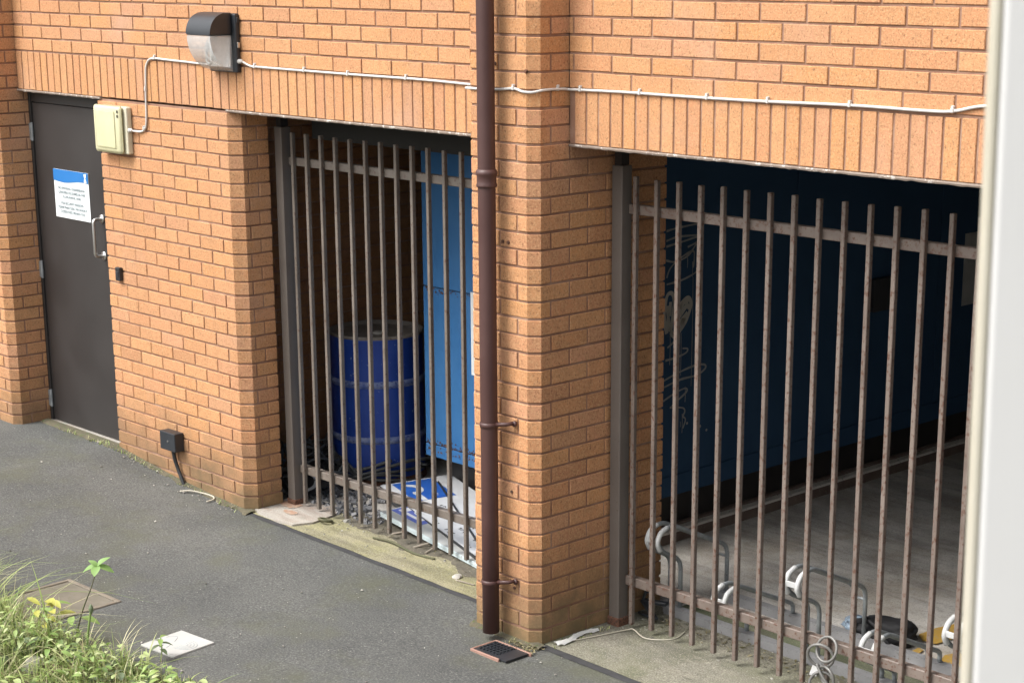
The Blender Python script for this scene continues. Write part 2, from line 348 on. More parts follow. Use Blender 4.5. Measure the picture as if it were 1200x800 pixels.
# ---------------------------------------------------------------- brickwork: real bricks with recessed joints along a plan path
class Path:
    def __init__(self, knots):           # [(s,(x,y))], outward normal is to the right of travel
        self.s = [k[0] for k in knots]; self.p = [Vector(k[1]) for k in knots]
        n = len(self.p); self.m = []
        def nrm(i): d = (self.p[i + 1] - self.p[i]).normalized(); return Vector((d.y, -d.x))
        for i in range(n):
            if i == 0: self.m.append(nrm(0))
            elif i == n - 1: self.m.append(nrm(n - 2))
            else:
                a, b = nrm(i - 1), nrm(i); h = (a + b).normalized(); self.m.append(h / max(.3, h.dot(a)))
    def at(self, s, d):                  # depth d measured inward
        for i in range(len(self.s) - 1):
            if s <= self.s[i + 1] or i == len(self.s) - 2:
                t = (s - self.s[i]) / (self.s[i + 1] - self.s[i])
                A = self.p[i] - self.m[i] * d; B = self.p[i + 1] - self.m[i + 1] * d
                return A.lerp(B, t)
    def cuts(self, a, b): return [a] + [s for s in self.s if a + .004 < s < b - .004] + [b]
def add_brick(bm, path, s0, s1, z0, z1, depth=.05, ch=.0024, jit=.0017):
    dz = U(-jit, jit) * .7; dd = U(-jit, jit * .6); tilt = U(-jit, jit) * .6
    z0 += dz; z1 += dz
    cuts = path.cuts(s0, s1); loops = []
    L_ = s1 - s0
    for d, cs, cz in ((depth, 0, 0), (ch, 0, 0), (0, ch, ch)):
        lo, hi = [], []
        for s in cuts:
            ss = min(max(s, s0 + cs), s1 - cs)
            if s == cuts[0]: ss = s0 + cs
            if s == cuts[-1]: ss = s1 - cs
            q = path.at(ss, d + dd); t = tilt * ((s - s0) / L_ - .5)
            lo.append(bm.verts.new((q.x, q.y, z0 + cz + t))); hi.append(bm.verts.new((q.x, q.y, z1 - cz + t)))
        loops.append((lo, hi))
    n = len(cuts)
    for (l0, h0), (l1, h1) in zip(loops, loops[1:]):
        for i in range(n - 1):
            bm.faces.new((l0[i], l0[i + 1], l1[i + 1], l1[i])); bm.faces.new((h0[i], h1[i], h1[i + 1], h0[i + 1]))
        bm.faces.new((l0[0], l1[0], h1[0], h0[0])); bm.faces.new((l0[-1], h0[-1], h1[-1], l1[-1]))
    lo, hi = loops[-1]
    for i in range(n - 1): bm.faces.new((lo[i], lo[i + 1], hi[i + 1], hi[i]))
    lo, hi = loops[0]
    for i in range(n - 1): bm.faces.new((lo[i], hi[i], hi[i + 1], lo[i + 1]))
J = .0050
def courses(bm, path, edges_fn, zbots, h=.065):
    for k, z in zbots:
        e = edges_fn(k)
        for i, (a, b) in enumerate(zip(e, e[1:])):
            a2 = a + (J if i else 0); b2 = b - (J if i < len(e) - 2 else 0)
            if b2 - a2 > .012: add_brick(bm, path, a2, b2, z, z + h)
def mortar_core(bm, path, s0, s1, z0, z1, thick=.085, rec=.0052, mi=1):
    cuts = path.cuts(s0, s1)
    out = [path.at(s, rec) for s in cuts]; inn = [path.at(s, thick) for s in cuts]
    add_prism(bm, [(v.x, v.y) for v in out + inn[::-1]], z0, z1, mi)
def stepped(start, first, step, end):
    e = [start]; x = first
    while x < end - .02:
        if x > start + .02: e.append(x)
        x += step
    return e + [end]
MB = [M_BRICK, M_MORTAR]

BLD = thing('brick_building', 'orange brick building with projecting piers and two barred ground floor openings', 'building', (2.0, .3, -2.45))
# left pier beside the door
bm = BM(); c = .043
LP = Path([(-3.0, (-3.225, -.18)), (-c, (-.225 - c, -.18)), (c, (-.225, -.18 + c)), (.36, (-.225, .18))])
def lp_edges(k):
    a = .11 if k % 2 else .2165; f = -.2165 if k % 2 else -.104
    return sorted([f - .225 * i for i in range(1, 12)] + [-3.0]) + [f] + [a] + ([a + .225] if a + .225 < .34 else []) + [.36]
courses(bm, LP, lp_edges, [(k, .075 * k) for k in range(-31, 17)])
mortar_core(bm, LP, -3.0, .36, -2.6, 1.35)
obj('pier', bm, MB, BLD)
# wall between the door and the first opening
bm = BM(); c = .055
LW = Path([(-1.345 - .07, (.705, .07)), (-1.345, (.705, 0)), (-c, (2.05 - c, 0)), (c, (2.05, c)), (.22, (2.05, .22)), (.22 + .5, (1.55, .22))])
def lw_edges(j):
    if j % 2: pts = [-1.415, .9 - 2.05, 1.125 - 2.05, 1.35 - 2.05, 1.575 - 2.05, 1.8 - 2.05, .086, .22 + .05]
    else: pts = [-1.415, .7875 - 2.05, 1.0125 - 2.05, 1.2375 - 2.05, 1.4625 - 2.05, 1.6875 - 2.05, 1.9125 - 2.05, .150, .22 + .16]
    return pts + [.72]
courses(bm, LW, lw_edges, [(j, -.2466 - .075 * j) for j in range(1, 32)])
mortar_core(bm, LW, -1.415, .72, -2.65, -.2445)
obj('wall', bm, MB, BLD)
# pier between the two openings
bm = BM(); c = .043; XP, YP = 4.563, -.209; XL = 4.126
PP = Path([(-.437 - .6, (XL, YP + .6)), (-.437 - c, (XL, YP + c)), (-.437 + c, (XL + c, YP)), (-c, (XP - c, YP)), (c, (XP, YP + c)), (.829, (XP, .62)), (1.1, (XP - .271, .62))])
def pp_edges(n):
    if n % 2: return [-1.037, -.88, -.655, -.2165, .1036, .3286, .5536, .7786, 1.0, 1.1]
    return [-1.037, -.77, -.545, -.329, -.104, .2165, .4415, .6665, .88, 1.1]
courses(bm, PP, pp_edges, [(n, .075 * n) for n in range(-34, 17)])
mortar_core(bm, PP, -1.037, 1.1, -2.65, 1.35)
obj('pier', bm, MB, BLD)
# far right pier, beyond the second opening
bm = BM()
RP = Path([(0, (7.25, .5)), (.7, (7.25, -.2)), (1.2, (7.75, -.2)), (1.9, (7.75, .5))])
courses(bm, RP, lambda n: stepped(0, .1125 if n % 2 else .225, .225, 1.9), [(n, .075 * n) for n in range(-35, 17)])
mortar_core(bm, RP, 0, 1.9, -2.7, 1.35); obj('pier', bm, MB, BLD)
bm = BM(); W2 = Path([(0, (7.75, .02)), (3.2, (10.95, .02))])
courses(bm, W2, lambda n: stepped(0, .1125 if n % 2 else .225, .225, 3.2), [(n, .075 * n) for n in range(-35, 17)])
mortar_core(bm, W2, 0, 3.2, -2.75, 1.35); obj('wall', bm, MB, BLD)
# upper walls and soldier courses
for x0, x1, off in ((-.220, 4.124, 0.0), (4.566, 7.248, 4.7029)):
    bm = BM(); W = Path([(x0, (x0, 0)), (x1, (x1, 0))])
    courses(bm, W, lambda k: stepped(x0, off - .225 * 3 + (0 if k % 2 else -.1125), .225, x1) if off else stepped(x0, -.225 + (.0 if k % 2 else .1125), .225, x1), [(k, .075 * (k - 1)) for k in range(1, 17)])
    mortar_core(bm, W, x0, x1, -.010, 1.25, .10); obj('upper_wall', bm, MB, BLD)
    bm = BM()
    first = 0.0 - .075 * 3 if not off else 4.595
    e = stepped(x0, first, .0717 if off else .075, x1)
    for a, b in zip(e, e[1:]):
        if b - a > .03: add_brick(bm, W, a + .0050, b - .0050, -.2335 + U(-.0015, .0015), -.0115, jit=.0014)
    mortar_core(bm, W, x0, x1, -.2345, -.0105, .10); obj('soldier_course', bm, MB, BLD)
# steel lintel flanges under the soldier courses
for x0, x1, y1 in ((-.218, .74, .16), (2.0, 4.122, .21), (4.572, 7.24, .24)):
    bm = BM(); n = int((x1 - x0) / .02)
    rows = []
    for i in range(n + 1):
        x = x0 + (x1 - x0) * i / n; w = (noise.noise(Vector((x * 19, 1, 3))) + noise.noise(Vector((x * 55, 4, 3)))) * .0028
        rows.append([bm.verts.new((x, y, z)) for y, z in ((-.0075, -.236), (-.0095 + w * .4, -.241 + w * .3), (-.0065, -.2475 + w), (.012, -.2455), (y1, -.2455), (y1, -.236))])
    for A, B in zip(rows, rows[1:]):
        for k in range(6): bm.faces.new((A[k], A[(k + 1) % 6], B[(k + 1) % 6], B[k]))
    bm.faces.new(rows[0]); bm.faces.new(rows[-1][::-1])
    obj('lintel', bm, M_LINTEL, BLD)
# inner walls and ceiling of the undercroft
bm = BM(); IW = Path([(0, (1.50, .222)), (4.2, (1.50, 4.42))])
IW = Path([(0, (1.50, .17)), (4.6, (1.50, 4.77))])
IWr = IW
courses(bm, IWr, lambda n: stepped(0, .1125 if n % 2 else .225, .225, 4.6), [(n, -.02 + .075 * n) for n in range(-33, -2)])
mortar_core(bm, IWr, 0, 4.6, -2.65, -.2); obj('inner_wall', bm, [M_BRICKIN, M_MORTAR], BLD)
bm = BM(); add_box(bm, (1.3, .105, -.20), (9.2, 6.3, -.05)); obj('ceiling', bm, M_CEILP, BLD)
bm = BM(); add_box(bm, (2.2, .40, -.40), (4.1, .60, -.2)); add_box(bm, (4.6, .64, -.32), (9.0, .84, -.2)); obj('added_shade_beam', bm, M_CEIL, BLD)  # downstands added only to shade the upper store panels, not real beams
bm = BM(); add_box(bm, (1.3, 6.0, -2.75), (9.2, 6.2, -.2)); add_box(bm, (9.0, .11, -2.8), (9.2, 6.0, -.2)); obj('inner_wall', bm, M_INNER, BLD)
bm = BM(); add_box(bm, (7.75, .1, -2.8), (9.0, .4, -.2)); obj('inner_wall', bm, M_INNER, BLD)
# solid mass behind the upper storey so no light leaks in from above
bm = BM(); add_box(bm, (-3.2, .105, -.04), (9.2, 6.3, 1.3)); obj('floor_slab', bm, M_CEIL, BLD)
bm = BM(); add_box(bm, (-3.2, .30, -2.7), (1.3, 6.3, -.05)); obj('inner_wall', bm, M_CEIL, BLD)
# door
dbm = BM(); add_box(dbm, (-.195, .070, -2.305), (.76, .115, -.318), .003); door = obj('door', dbm, M_DOOR, BLD)
bm = BM(); add_box(bm, (-.223, .060, -2.33), (-.197, .19, -.26), .002); add_box(bm, (-.197, .066, -.314), (.76, .19, -.247), .002); obj('door_frame', bm, M_DOORFR, BLD)
bm = BM(); add_box(bm, (-.222, -.02, -2.40), (.703, .20, -2.312), .006); obj('door_sill', bm, M_SLAB, BLD)
bm = BM(); hx = .552
add_tube(bm, round_corners([(hx, .07, -.958), (hx, .008, -.958), (hx, .008, -1.178), (hx, .07, -1.178)], .022), .0095, 10)
for z in (-.958, -1.178): add_tube(bm, [(hx, .0695, z), (hx, .061, z)], .026, 16)
obj('handle', bm, M_STEEL, door, True)
for z in (-.495, -1.345, -2.17):
    bm = BM(); add_tube(bm, [(-.196, .060, z - .055), (-.196, .060, z + .055)], .0085, 10); add_box(bm, (-.222, .055, z - .05), (-.196, .0595, z + .05)); obj('hinge', bm, M_GALV, door)
# old wall plugs left in the brickwork
for x, y, z in ((4.37, YP, -.655), (4.405, YP, -.655), (4.418, YP, -1.775), (4.43, YP, -2.225), (4.52, YP, .075), (4.33, YP, .10)):
    bm = BM(); add_tube(bm, [(x, y + .004, z), (x, y - .006, z)], [.009, .007], 10); obj('wall_plug', bm, M_RUSTFOOT, BLD)

# ---------------------------------------------------------------- ground
def sheet(name, x0, x1, y0, y1, dz, mat, nx=60, ny=8, thick=0, yfun=None, wob=0):
    bm = BM(); rows = []
    for i in range(nx + 1):
        x = x0 + (x1 - x0) * i / nx; r = []
        for k in range(ny + 1):
            a = y0 if not yfun else yfun(x)
            y = a + (y1 - a) * k / ny
            h = noise.noise(Vector((x * 3, y * 3, 2))) * wob
            r.append(bm.verts.new((x, y, gz(x) + dz + h)))
        rows.append(r)
    for A, B in zip(rows, rows[1:]):
        for k in range(ny): bm.faces.new((A[k], B[k], B[k + 1], A[k + 1]))
    o = obj(name, bm, mat); struct(o); return o
bm = BM(); xs = [-40, -12, -3, -.1] + [-.1 + .2 * i for i in range(1, 40)] + [14, 40]; ys = [-40, -12, -6, -3] + [-3 + .15 * i for i in range(1, 22)] + [3, 8, 40]
g = [[bm.verts.new((x, y, gz(x) + (noise.noise(Vector((x * 1.3, y * 1.3, 0))) * .004 if -3 < y < -.3 else 0) - (.02 if y > .35 else 0))) for y in ys] for x in xs]
for A, B in zip(g, g[1:]):
    for k in range(len(ys) - 1): bm.faces.new((A[k], B[k], B[k + 1], A[k + 1]))
struct(obj('asphalt_path', bm, M_ASPHALT))
sheet('concrete_apron', 2.0, 4.20, 0, .46, .005, M_APRON1, yfun=lambda x: .012 + .01 * noise.noise(Vector((x * 5, 0, 0))))
sheet('concrete_apron', 4.55, 7.6, -.18, .60, .005, M_APRON2, yfun=lambda x: -.155 + .008 * noise.noise(Vector((x * 5, 3, 0))) - .02 * (x - 4.6) / .5 * 0)
sheet('tar_joint', 2.05, 4.12, -.02, .03, .0025, M_TAR, 60, 2, yfun=lambda x: -.022 + .008 * noise.noise(Vector((x * 7, 9, 0))))
sheet('tar_joint', 4.585, 7.6, -.20, -.14, .0025, M_TAR, 60, 2, yfun=lambda x: -.198 + .008 * noise.noise(Vector((x * 7, 5, 0))))
sheet('garage_floor', 1.4, 3.97, .46, 6.0, .004, M_FLOOR, 40, 20)
sheet('garage_floor', 3.97, 9.0, .60, 6.0, .004, M_FLOOR, 60, 20)
sheet('mossy_floor_strip', 4.66, 7.2, .57, .80, .0085, M_MOSSFL, 60, 4)
# yellow hatching on the garage floor
bm = BM()
for q in (((5.659, 1.187), (5.664, 1.321), (5.70, 1.45), (5.87, 1.60), (5.93, 1.42), (5.80, 1.293), (5.783, 1.149), (5.714, 1.136)), ((5.888, 1.064), (5.93, 1.20), (6.10, 1.30), (6.16, 1.06), (6.02, .957), (5.93, .932)), ((5.762, .957), (5.755, 1.057), (5.787, 1.045), (5.816, .926))):
    f = [bm.verts.new((x, y, gz(x) + .0125)) for x, y in q]; bm.faces.new(f)
o = obj('floor_marking', bm, M_YELLOW); struct(o)
# verge on the near side of the path
bm = BM(); rows = []
for i in range(61):
    x = -2 + 9 * i / 60; r = []
    for k in range(13):
        t = k / 12; e = -1.78 - .06 * noise.noise(Vector((x * 2.1, 7, 0))) + max(0, x - 3.1) * .22; y = e - 2.2 * t
        r.append(bm.verts.new((x, y, gz(x) + .004 + min(t * 6, 1) * .02 + noise.noise(Vector((x * 6, y * 6, 0))) * .012 * min(t * 6, 1))))
    rows.append(r)
for A, B in zip(rows, rows[1:]):
    for k in range(12): bm.faces.new((A[k], A[k + 1], B[k + 1], B[k]))
struct(obj('verge_soil', bm, M_SOIL))

for xa, xb, ya in ((-.2, 2.06, .0), (4.14, 4.6, YP)):
    bm = BM(); rows = []; n_ = int((xb - xa) / .012)
    for i in range(n_ + 1):
        x = xa + (xb - xa) * i / n_; w_ = .030 + .030 * noise.noise(Vector((x * 9, ya, 3))) + .016 * noise.noise(Vector((x * 40, ya, 1)))
        rows.append([bm.verts.new((x, y, gz(x) + h)) for y, h in ((ya + .03, .016), (ya - .002, .014), (ya - max(.006, w_) * .6, .009), (ya - max(.006, w_), .001))])
    for A, B in zip(rows, rows[1:]):
        for k in range(3): bm.faces.new((A[k], A[k + 1], B[k + 1], B[k]))
    struct(obj('dirt_strip', bm, M_DIRT))
# ---------------------------------------------------------------- gates
def gate(label, x0, n, dx, px, ztop, zbot, rails, post_top, xend, mat):
    t = thing('barred_gate', label, 'gate', (px + .03, .29, gz(px)))
    bm = BM(); add_box(bm, (px, .250, gz(px) - .01), (px + .062, .315, post_top), .003); p = obj('post', bm, M_GATEP, t)
    bm = BM(); add_box(bm, (px - .006, .244, gz(px) - .01), (px + .068, .321, gz(px) + .045), .004); obj('rusty_foot', bm, M_RUSTFOOT, p)
    bm = BM(); add_box(bm, (xend, .250, gz(xend) - .01), (xend + .062, .315, post_top), .003); obj('post', bm, mat, t)
    bm = BM(); add_box(bm, (px + .01, .258, post_top + .001), (px + .05, .307, -.2465)); obj('fixing_bracket', bm, M_DOORFR, t)
    for z0, z1 in rails:
        bm = BM(); add_box(bm, (px + .063, .2925, z0), (xend - .001, .330, z1), .003); obj('rail', bm, mat, t)
    for k in range(n):
        x = x0 + dx * k; h = .0102
        bm = BM(); add_box(bm, (x - h + U(-.001, .001), .2695, zbot + U(-.006, .006)), (x + h, .2915, ztop + U(-.004, .004)), .0022)
        bmesh.ops.rotate(bm, verts=bm.verts[:], cent=(x, .28, -1.4), matrix=Matrix.Rotation(U(-.0012, .0012), 3, 'Y'))
        obj('bar', bm, mat, t)
    return t
gate('brown barred steel gate in front of the blue drum', 2.186, 15, .1233, 2.064, -.362, -2.412, ((-.537, -.494), (-2.243, -2.198)), -.335, 4.06, M_GATE)
gate('rusty brown barred steel gate in front of the bicycle stands', 4.698, 20, .1257, 4.579, -.390, -2.452, ((-.557, -.514), (-2.277, -2.232)), -.345, 7.18, M_GATE_R)

# ---------------------------------------------------------------- drainpipe
t = thing('drainpipe', 'maroon painted drainpipe running down the front of the middle pier', 'pipe', (4.345, -.279, gz(4.345)))
PX, PY = 4.345, -.279
bm = BM(); add_tube(bm, [(PX, PY, z) for z in (1.3, .4, -.4, -1.2, -1.9, gz(4.345) + .035)], .0385, 24); obj('pipe', bm, M_PIPE, t, True)
bm = BM(); add_lathe(bm, [(.0386, -.052), (.0445, -.05), (.0455, -.042), (.0425, -.034), (.0425, -.004), (.0465, .003), (.0475, .011), (.0455, .018), (.041, .024), (.0386, .026)], (PX, PY, -.365), 24, cap=False); obj('collar', bm, M_PIPE, t, True)
for z in (-1.465, -2.20, .62):
    bm = BM(); add_lathe(bm, [(.0386, -.012), (.0415, -.011), (.0425, 0), (.0415, .011), (.0386, .012)], (PX, PY, z), 24, cap=False)
    add_tube(bm, [(PX + .03, PY + .004, z + .004), (PX + .085, PY + .03, z + .010), (PX + .098, YP - .003, z + .012)], [.011, .009, .009], 8)
    add_tube(bm, [(PX + .100, YP - .004, z + .010), (PX + .100, YP - .015, z + .010)], .013, 10)
    obj('bracket', bm, M_PIPE, t, True)
# gully under the pipe
gx0, gx1, gy0, gy1 = 4.385, 4.625, -.445, -.285
t = thing('drain_gully', 'square drain gully with terracotta rim at the foot of the maroon pipe', 'drain', (4.5, -.36, gz(4.5)))
z = gz(4.5)
bm = BM(); add_box(bm, (gx0 + .012, gy0 + .012, z + .002), (gx1 - .012, gy1 - .012, z + .009)); obj('dark_pit_plate', bm, M_DARKPIT, t)  # flat plate whose dark colour stands in for the unlit pit below
bm = BM(); w = .010
for a, b in (((gx0, gy0), (gx1 - .05, gy0 + w)), ((gx0, gy1 - w), (gx1, gy1)), ((gx0, gy0 + w), (gx0 + w, gy1 - w))): add_box(bm, (a[0], a[1], z - .01), (b[0], b[1], z + .012), .003)
obj('rim', bm, M_TERRA, t)
bm = BM()
for i in range(6): x = gx0 + .025 + i * .022; add_box(bm, (x, gy0 + .035, z + .010), (x + .006, gy1 - .016, z + .014))
for i in range(5): y = gy0 + .045 + i * .022; add_box(bm, (gx0 + .018, y, z + .0095), (gx0 + .15, y + .006, z + .0135))
obj('grate', bm, M_GREYP, t)

# ---------------------------------------------------------------- bulkhead lamp
t = thing('wall_lamp', 'black hooded bulkhead lamp with clear ribbed lens on the upper brick wall', 'lamp', (2.01, 0, .1))
x0, x1 = 1.905, 2.125
prof0 = [(-.03, .262), (-.075, .262), (-.115, .248), (-.145, .222), (-.162, .188), (-.168, .150), (-.164, .108), (-.152, .068), (-.132, .032), (-.105, .004), (-.075, -.018), (-.03, -.034)]
prof = [prof0[0]] + [(p.x, p.y) for p in smooth_path([(a, b, 0) for a, b in prof0[1:-1]], 4)] + [prof0[-1]]
ISP = min(range(len(prof)), key=lambda i: abs(prof[i][1] - .150) + (9 if prof[i][0] > -.1 else 0))
def profile_solid(pts, xa, xb, bev=.010):
    bm = BM(); A = [bm.verts.new((xa, y, z)) for y, z in pts]; B = [bm.verts.new((xb, y, z)) for y, z in pts]; n = len(pts)
    for k in range(n): bm.faces.new((A[k], A[(k + 1) % n], B[(k + 1) % n], B[k]))
    fa = bm.faces.new(A[::-1]); fb = bm.faces.new(B)
    if bev: bmesh.ops.bevel(bm, geom=list(fa.edges) + list(fb.edges), offset=bev, segments=3, affect='EDGES', profile=.5)
    return bm
top = prof[:ISP + 1] + [(-.030, .150)]
autosmooth(obj('hood', profile_solid(top, x0, x1), M_GREYP, t))
low = [(-.031, .149)] + [(y + .003, z - .001) for y, z in prof[ISP:]]
bm = profile_solid(low, x0 + .004, x1 - .004, .008); lens = autosmooth(obj('lens', bm, M_LENS, t, False))
bm = BM(); add_box(bm, (x0 - .002, -.030, -.040), (x1 + .028, -.001, .258), .008, seg=2); obj('back_box', bm, M_GREYP, t)
bm = BM(); add_box(bm, (x0 + .02, -.0385, -.015), (x1 - .02, -.031, .14), .002)
add_tube(bm, smooth_path([(x0 + .03, -.05, .13), (x0 + .045, -.085, .08), (x0 + .10, -.10, .03), (x1 - .06, -.085, .0), (x1 - .03, -.05, -.01)], 5), .003, 6)
obj('reflector', bm, M_REFL, t)
bm = BM(); add_tube(bm, smooth_path([(x0 + .06, -.075, .11), (x0 + .06, -.085, .02), (x0 + .11, -.09, .01), (x0 + .12, -.08, .11)], 5), .008, 10); obj('bulb', bm, M_WHITEP, t, True)
for z in (.10, .225):
    bm = BM(); add_box(bm, (x1 + .0285, -.024, z - .014), (x1 + .036, -.008, z + .014), .002); obj('clip', bm, M_STEEL if z < .2 else M_GREYP, t)

# ---------------------------------------------------------------- boxes on the wall
t = thing('junction_box', 'yellowed cream plastic junction box beside the top of the dark door', 'junction box', (.9, 0, -.41))
bm = BM(); add_box(bm, (.765, -.036, -.538), (1.062, -.0005, -.274), .008, seg=2); obj('back_box', bm, M_CREAM2, t)
bm = BM(); add_box(bm, (.748, -.066, -.535), (1.036, -.0365, -.270), .020, seg=4); lid = obj('cover', bm, M_CREAM, t, True)
bm = BM(); add_box(bm, (.785, -.0705, -.505), (.985, -.0663, -.30), .004, seg=2); obj('raised_panel', bm, M_CREAM, lid)
for z in (-.325, -.300):
    bm = BM(); add_box(bm, (1.008, -.0685, z - .008), (1.022, -.0665, z + .008), .001); obj('slot', bm, M_DOORFR, lid)
t = thing('junction_box', 'small black plastic box low on the brick wall right of the door', 'junction box', (1.34, 0, -2.14))
bm = BM(); add_box(bm, (1.262, -.063, -2.200), (1.418, -.0005, -2.092), .004, seg=2); obj('box_body', bm, M_GREYP, t)
bm = BM(); add_tube(bm, [(1.345, -.0625, -2.145), (1.345, -.0665, -2.145)], .006, 10); obj('screw', bm, M_STEEL, t)
bm = BM(); add_tube(bm, smooth_path([(1.345, -.030, -2.195), (1.352, -.028, -2.25), (1.372, -.022, -2.31), (1.405, -.02, -2.365), (1.43, -.02, gz(1.43) - .01)], 5), .011, 10); obj('cable_tail', bm, M_BLACKP, t, True)
t = thing('door_button', 'small black push button on the bricks right of the door handle', 'button', (.84, 0, -1.24))
bm = BM(); add_box(bm, (.818, -.026, -1.282), (.866, -.0005, -1.203), .005, seg=2); obj('button_case', bm, M_BLACKP, t)
bm = BM(); add_box(bm, (.829, -.0295, -1.258), (.855, -.0262, -1.226), .002); obj('button_key', bm, M_GREYP, t)

# ---------------------------------------------------------------- white cable
def cable(label, runs, clips, glands=()):
    t = thing('wall_cable', label, 'cable', tuple(runs[0][0]))
    for gx in glands:
        bm = BM(); add_tube(bm, [gx, Vector(gx) + Vector((.018, 0, .001))], [.0125, .0115], 10); add_tube(bm, [Vector(gx) + Vector((.0185, 0, .001)), Vector(gx) + Vector((.030, 0, .001))], [.010, .0075], 10); obj('gland', bm, M_CABLE, t, True)
    for r in runs:
        bm = BM(); add_tube(bm, smooth_path(r, 5), .0058, 8); obj('cable_run', bm, M_CABLE, t, True)
    for x, y, z, ax in clips:
        bm = BM()
        if ax == 'x': add_box(bm, (x - .006, y - .010, z - .007), (x + .006, y + .005, z + .010), .002); add_tube(bm, [(x, y + .004, z + .014), (x, y - .008, z + .014)], .005, 8)
        else: add_box(bm, (x - .010, y - .006, z - .007), (x + .004, y + .006, z + .010), .002); add_tube(bm, [(x + .006, y, z + .014), (x - .006, y, z + .014)], .005, 8)
        obj('clip', bm, M_CABLE, t)
yc = -.0068
xk = x1 + .03
cable('white cable stepping up from the cream box to the black lamp', [[(1.064, -.02, -.402), (1.10, -.016, -.404), (1.165, yc, -.403), (1.205, yc, -.383), (1.222, yc, -.333), (1.229, yc, -.22), (1.240, yc, -.09), (1.250, yc, -.042), (1.285, yc, -.006), (1.345, yc, .003), (1.45, yc, .000), (1.67, yc, -.005), (1.93, yc, -.012)]],
      [(1.342, -.0062, .003, 'x'), (1.233, -.0062, -.17, 'x'), (1.195, -.0062, -.388, 'x')], [(1.0625, -.022, -.402)])
bm = None
cable('long white cable clipped along the mortar line from lamp to window post', [[(xk, -.014, .018), (2.18, -.012, .016), (2.235, yc, -.001), (2.28, yc, -.004), (2.694, yc, -.007), (3.136, yc, -.009), (3.586, yc, -.0095), (3.93, yc, -.0155), (4.06, yc, -.017), (4.117, -.010, -.017), (4.1195, -.06, -.016), (4.1195, -.13, -.014), (4.125, -.178, -.012), (4.155, -.211, -.0115), (4.337, YP - .0065, -.008), (4.45, YP - .0065, .001), (4.505, YP - .0065, -.009), (4.545, YP + .012, -.011), (4.566, YP + .05, -.004), (4.5695, -.10, -.002), (4.5695, -.04, -.004), (4.575, -.009, -.007), (4.64, yc, -.006), (4.907, yc, -.0025), (5.168, yc, -.003), (5.6, yc, -.001), (6.053, yc, .007), (6.40, yc, .006), (6.507, yc, .012), (6.64, yc, .037), (6.9, yc, .045), (7.24, yc, .040)]],
      [(2.28, -.0062, -.004, 'x'), (2.70, -.0062, -.007, 'x'), (3.05, -.0062, -.009, 'x'), (3.49, -.0062, -.009, 'x'), (4.45, YP - .006, .001, 'x'), (4.5688, -.07, -.003, 'y'), (4.64, -.0062, -.006, 'x'), (4.985, -.0062, -.0025, 'x'), (5.35, -.0062, -.002, 'x'), (5.66, -.0062, 0, 'x'), (6.05, -.0062, .007, 'x'), (6.50, -.0062, .012, 'x')], [(x1 + .0285, -.0155, .018)])

# ---------------------------------------------------------------- notice on the door
t = thing('door_notice', 'white notice with blue wavy header stuck on the dark door', 'sign', (.22, .069, -.85))
sx0, sx1, sz0, sz1 = .019, .424, -.993, -.702
bm = BM(); add_box(bm, (sx0, .0665, sz0), (sx1, .0693, sz1)); obj('sheet', bm, M_NOTICE, t)
bm = BM(); A = []; B = []
for i in range(25):
    u = i / 24; x = sx0 + (sx1 - sx0) * u; z = -.772 - .007 * math.sin(u * math.pi * 1.0 * 2 - .3) + .004 * u
    A.append(bm.verts.new((x, .0640, z))); B.append(bm.verts.new((x, .0640, sz1)))
for i in range(24): bm.faces.new((A[i], A[i + 1], B[i + 1], B[i]))
obj('header', bm, M_NOTICEBLUE, t)
bm = BM(); mx, mz = .395, -.735
for s in (1, -1):
    f = [bm.verts.new((mx + a, .0615, mz + s * b)) for a, b in ((-.016, .026), (.016, .026), (.007, .004), (.004, 0), (-.004, 0), (-.010, .006))]; bm.faces.new(f)
obj('emblem', bm, M_NOTICE, t)
lines = [('NO SMOKING UNDERNEATH', -.812, .0235), ('CANOPIES OR STAIRS AS THIS', -.838, .0235), ('IS UNLAWFUL HERE', -.864, .0235), ('FOR SECURITY REASONS', -.903, .0235), ('PLEASE MAKE SURE THE DOOR IS', -.929, .0225), ('CLOSED FAST BEHIND YOU', -.955, .0235)]
for s, z, h in lines:
    Mx = Matrix.Translation((.222, .0642, z - .008)) @ Matrix.Rotation(math.pi / 2, 4, 'X')
    text_mesh('lettering', s, h, M_PRINT, Mx, t)

# ---------------------------------------------------------------- blue steel store behind the middle pier
t = thing('steel_store', 'blue steel store cabinet behind the middle pier, navy on its long side', 'storage cabinet', (3.2, 2.8, -2.47))
cx0, cx1, cy0, cy1, cz0, cz1 = 2.44, 3.98, .95, 5.2, -2.20, -.30
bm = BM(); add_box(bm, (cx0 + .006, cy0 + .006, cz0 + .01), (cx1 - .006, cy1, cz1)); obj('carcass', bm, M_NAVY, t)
bm = BM(); add_box(bm, (cx0 + .06, cy0 + .12, -2.62), (cx1 - .10, cy1 - .1, cz0 + .009)); obj('plinth', bm, M_DOORFR, t)
for z0, z1 in ((-1.224, cz1 - .002), (-2.125, -1.232)):
    bm = BM(); add_box(bm, (cx0, cy0, z0), (cx1 - .02, cy0 + .0055, z1), .002); obj('front_panel', bm, M_BLUE, t)
bm = BM(); add_box(bm, (cx0, cy0 - .002, cz0), (cx1, cy0 + .0055, -2.131), .002); obj('bottom_rail', bm, M_BLUE, t)
bm = BM()
for i in range(420):
    z = RNG.choice([-1.228, -2.128, -2.128, -2.17]); x = U(cx0 + .01, 3.3); h = abs(RNG.gauss(0, .014))
    s = U(.002, .006); zz = z + (-h if z > -2 else h * 1.2)
    add_box(bm, (x, cy0 - .0032, zz - s), (x + s * U(.6, 2.2), cy0 - .0022 + .0, zz + s * .6))
struct(obj('rust_speckle', bm, M_RUSTFOOT, t), 'stuff')
y0 = cy0 + .012
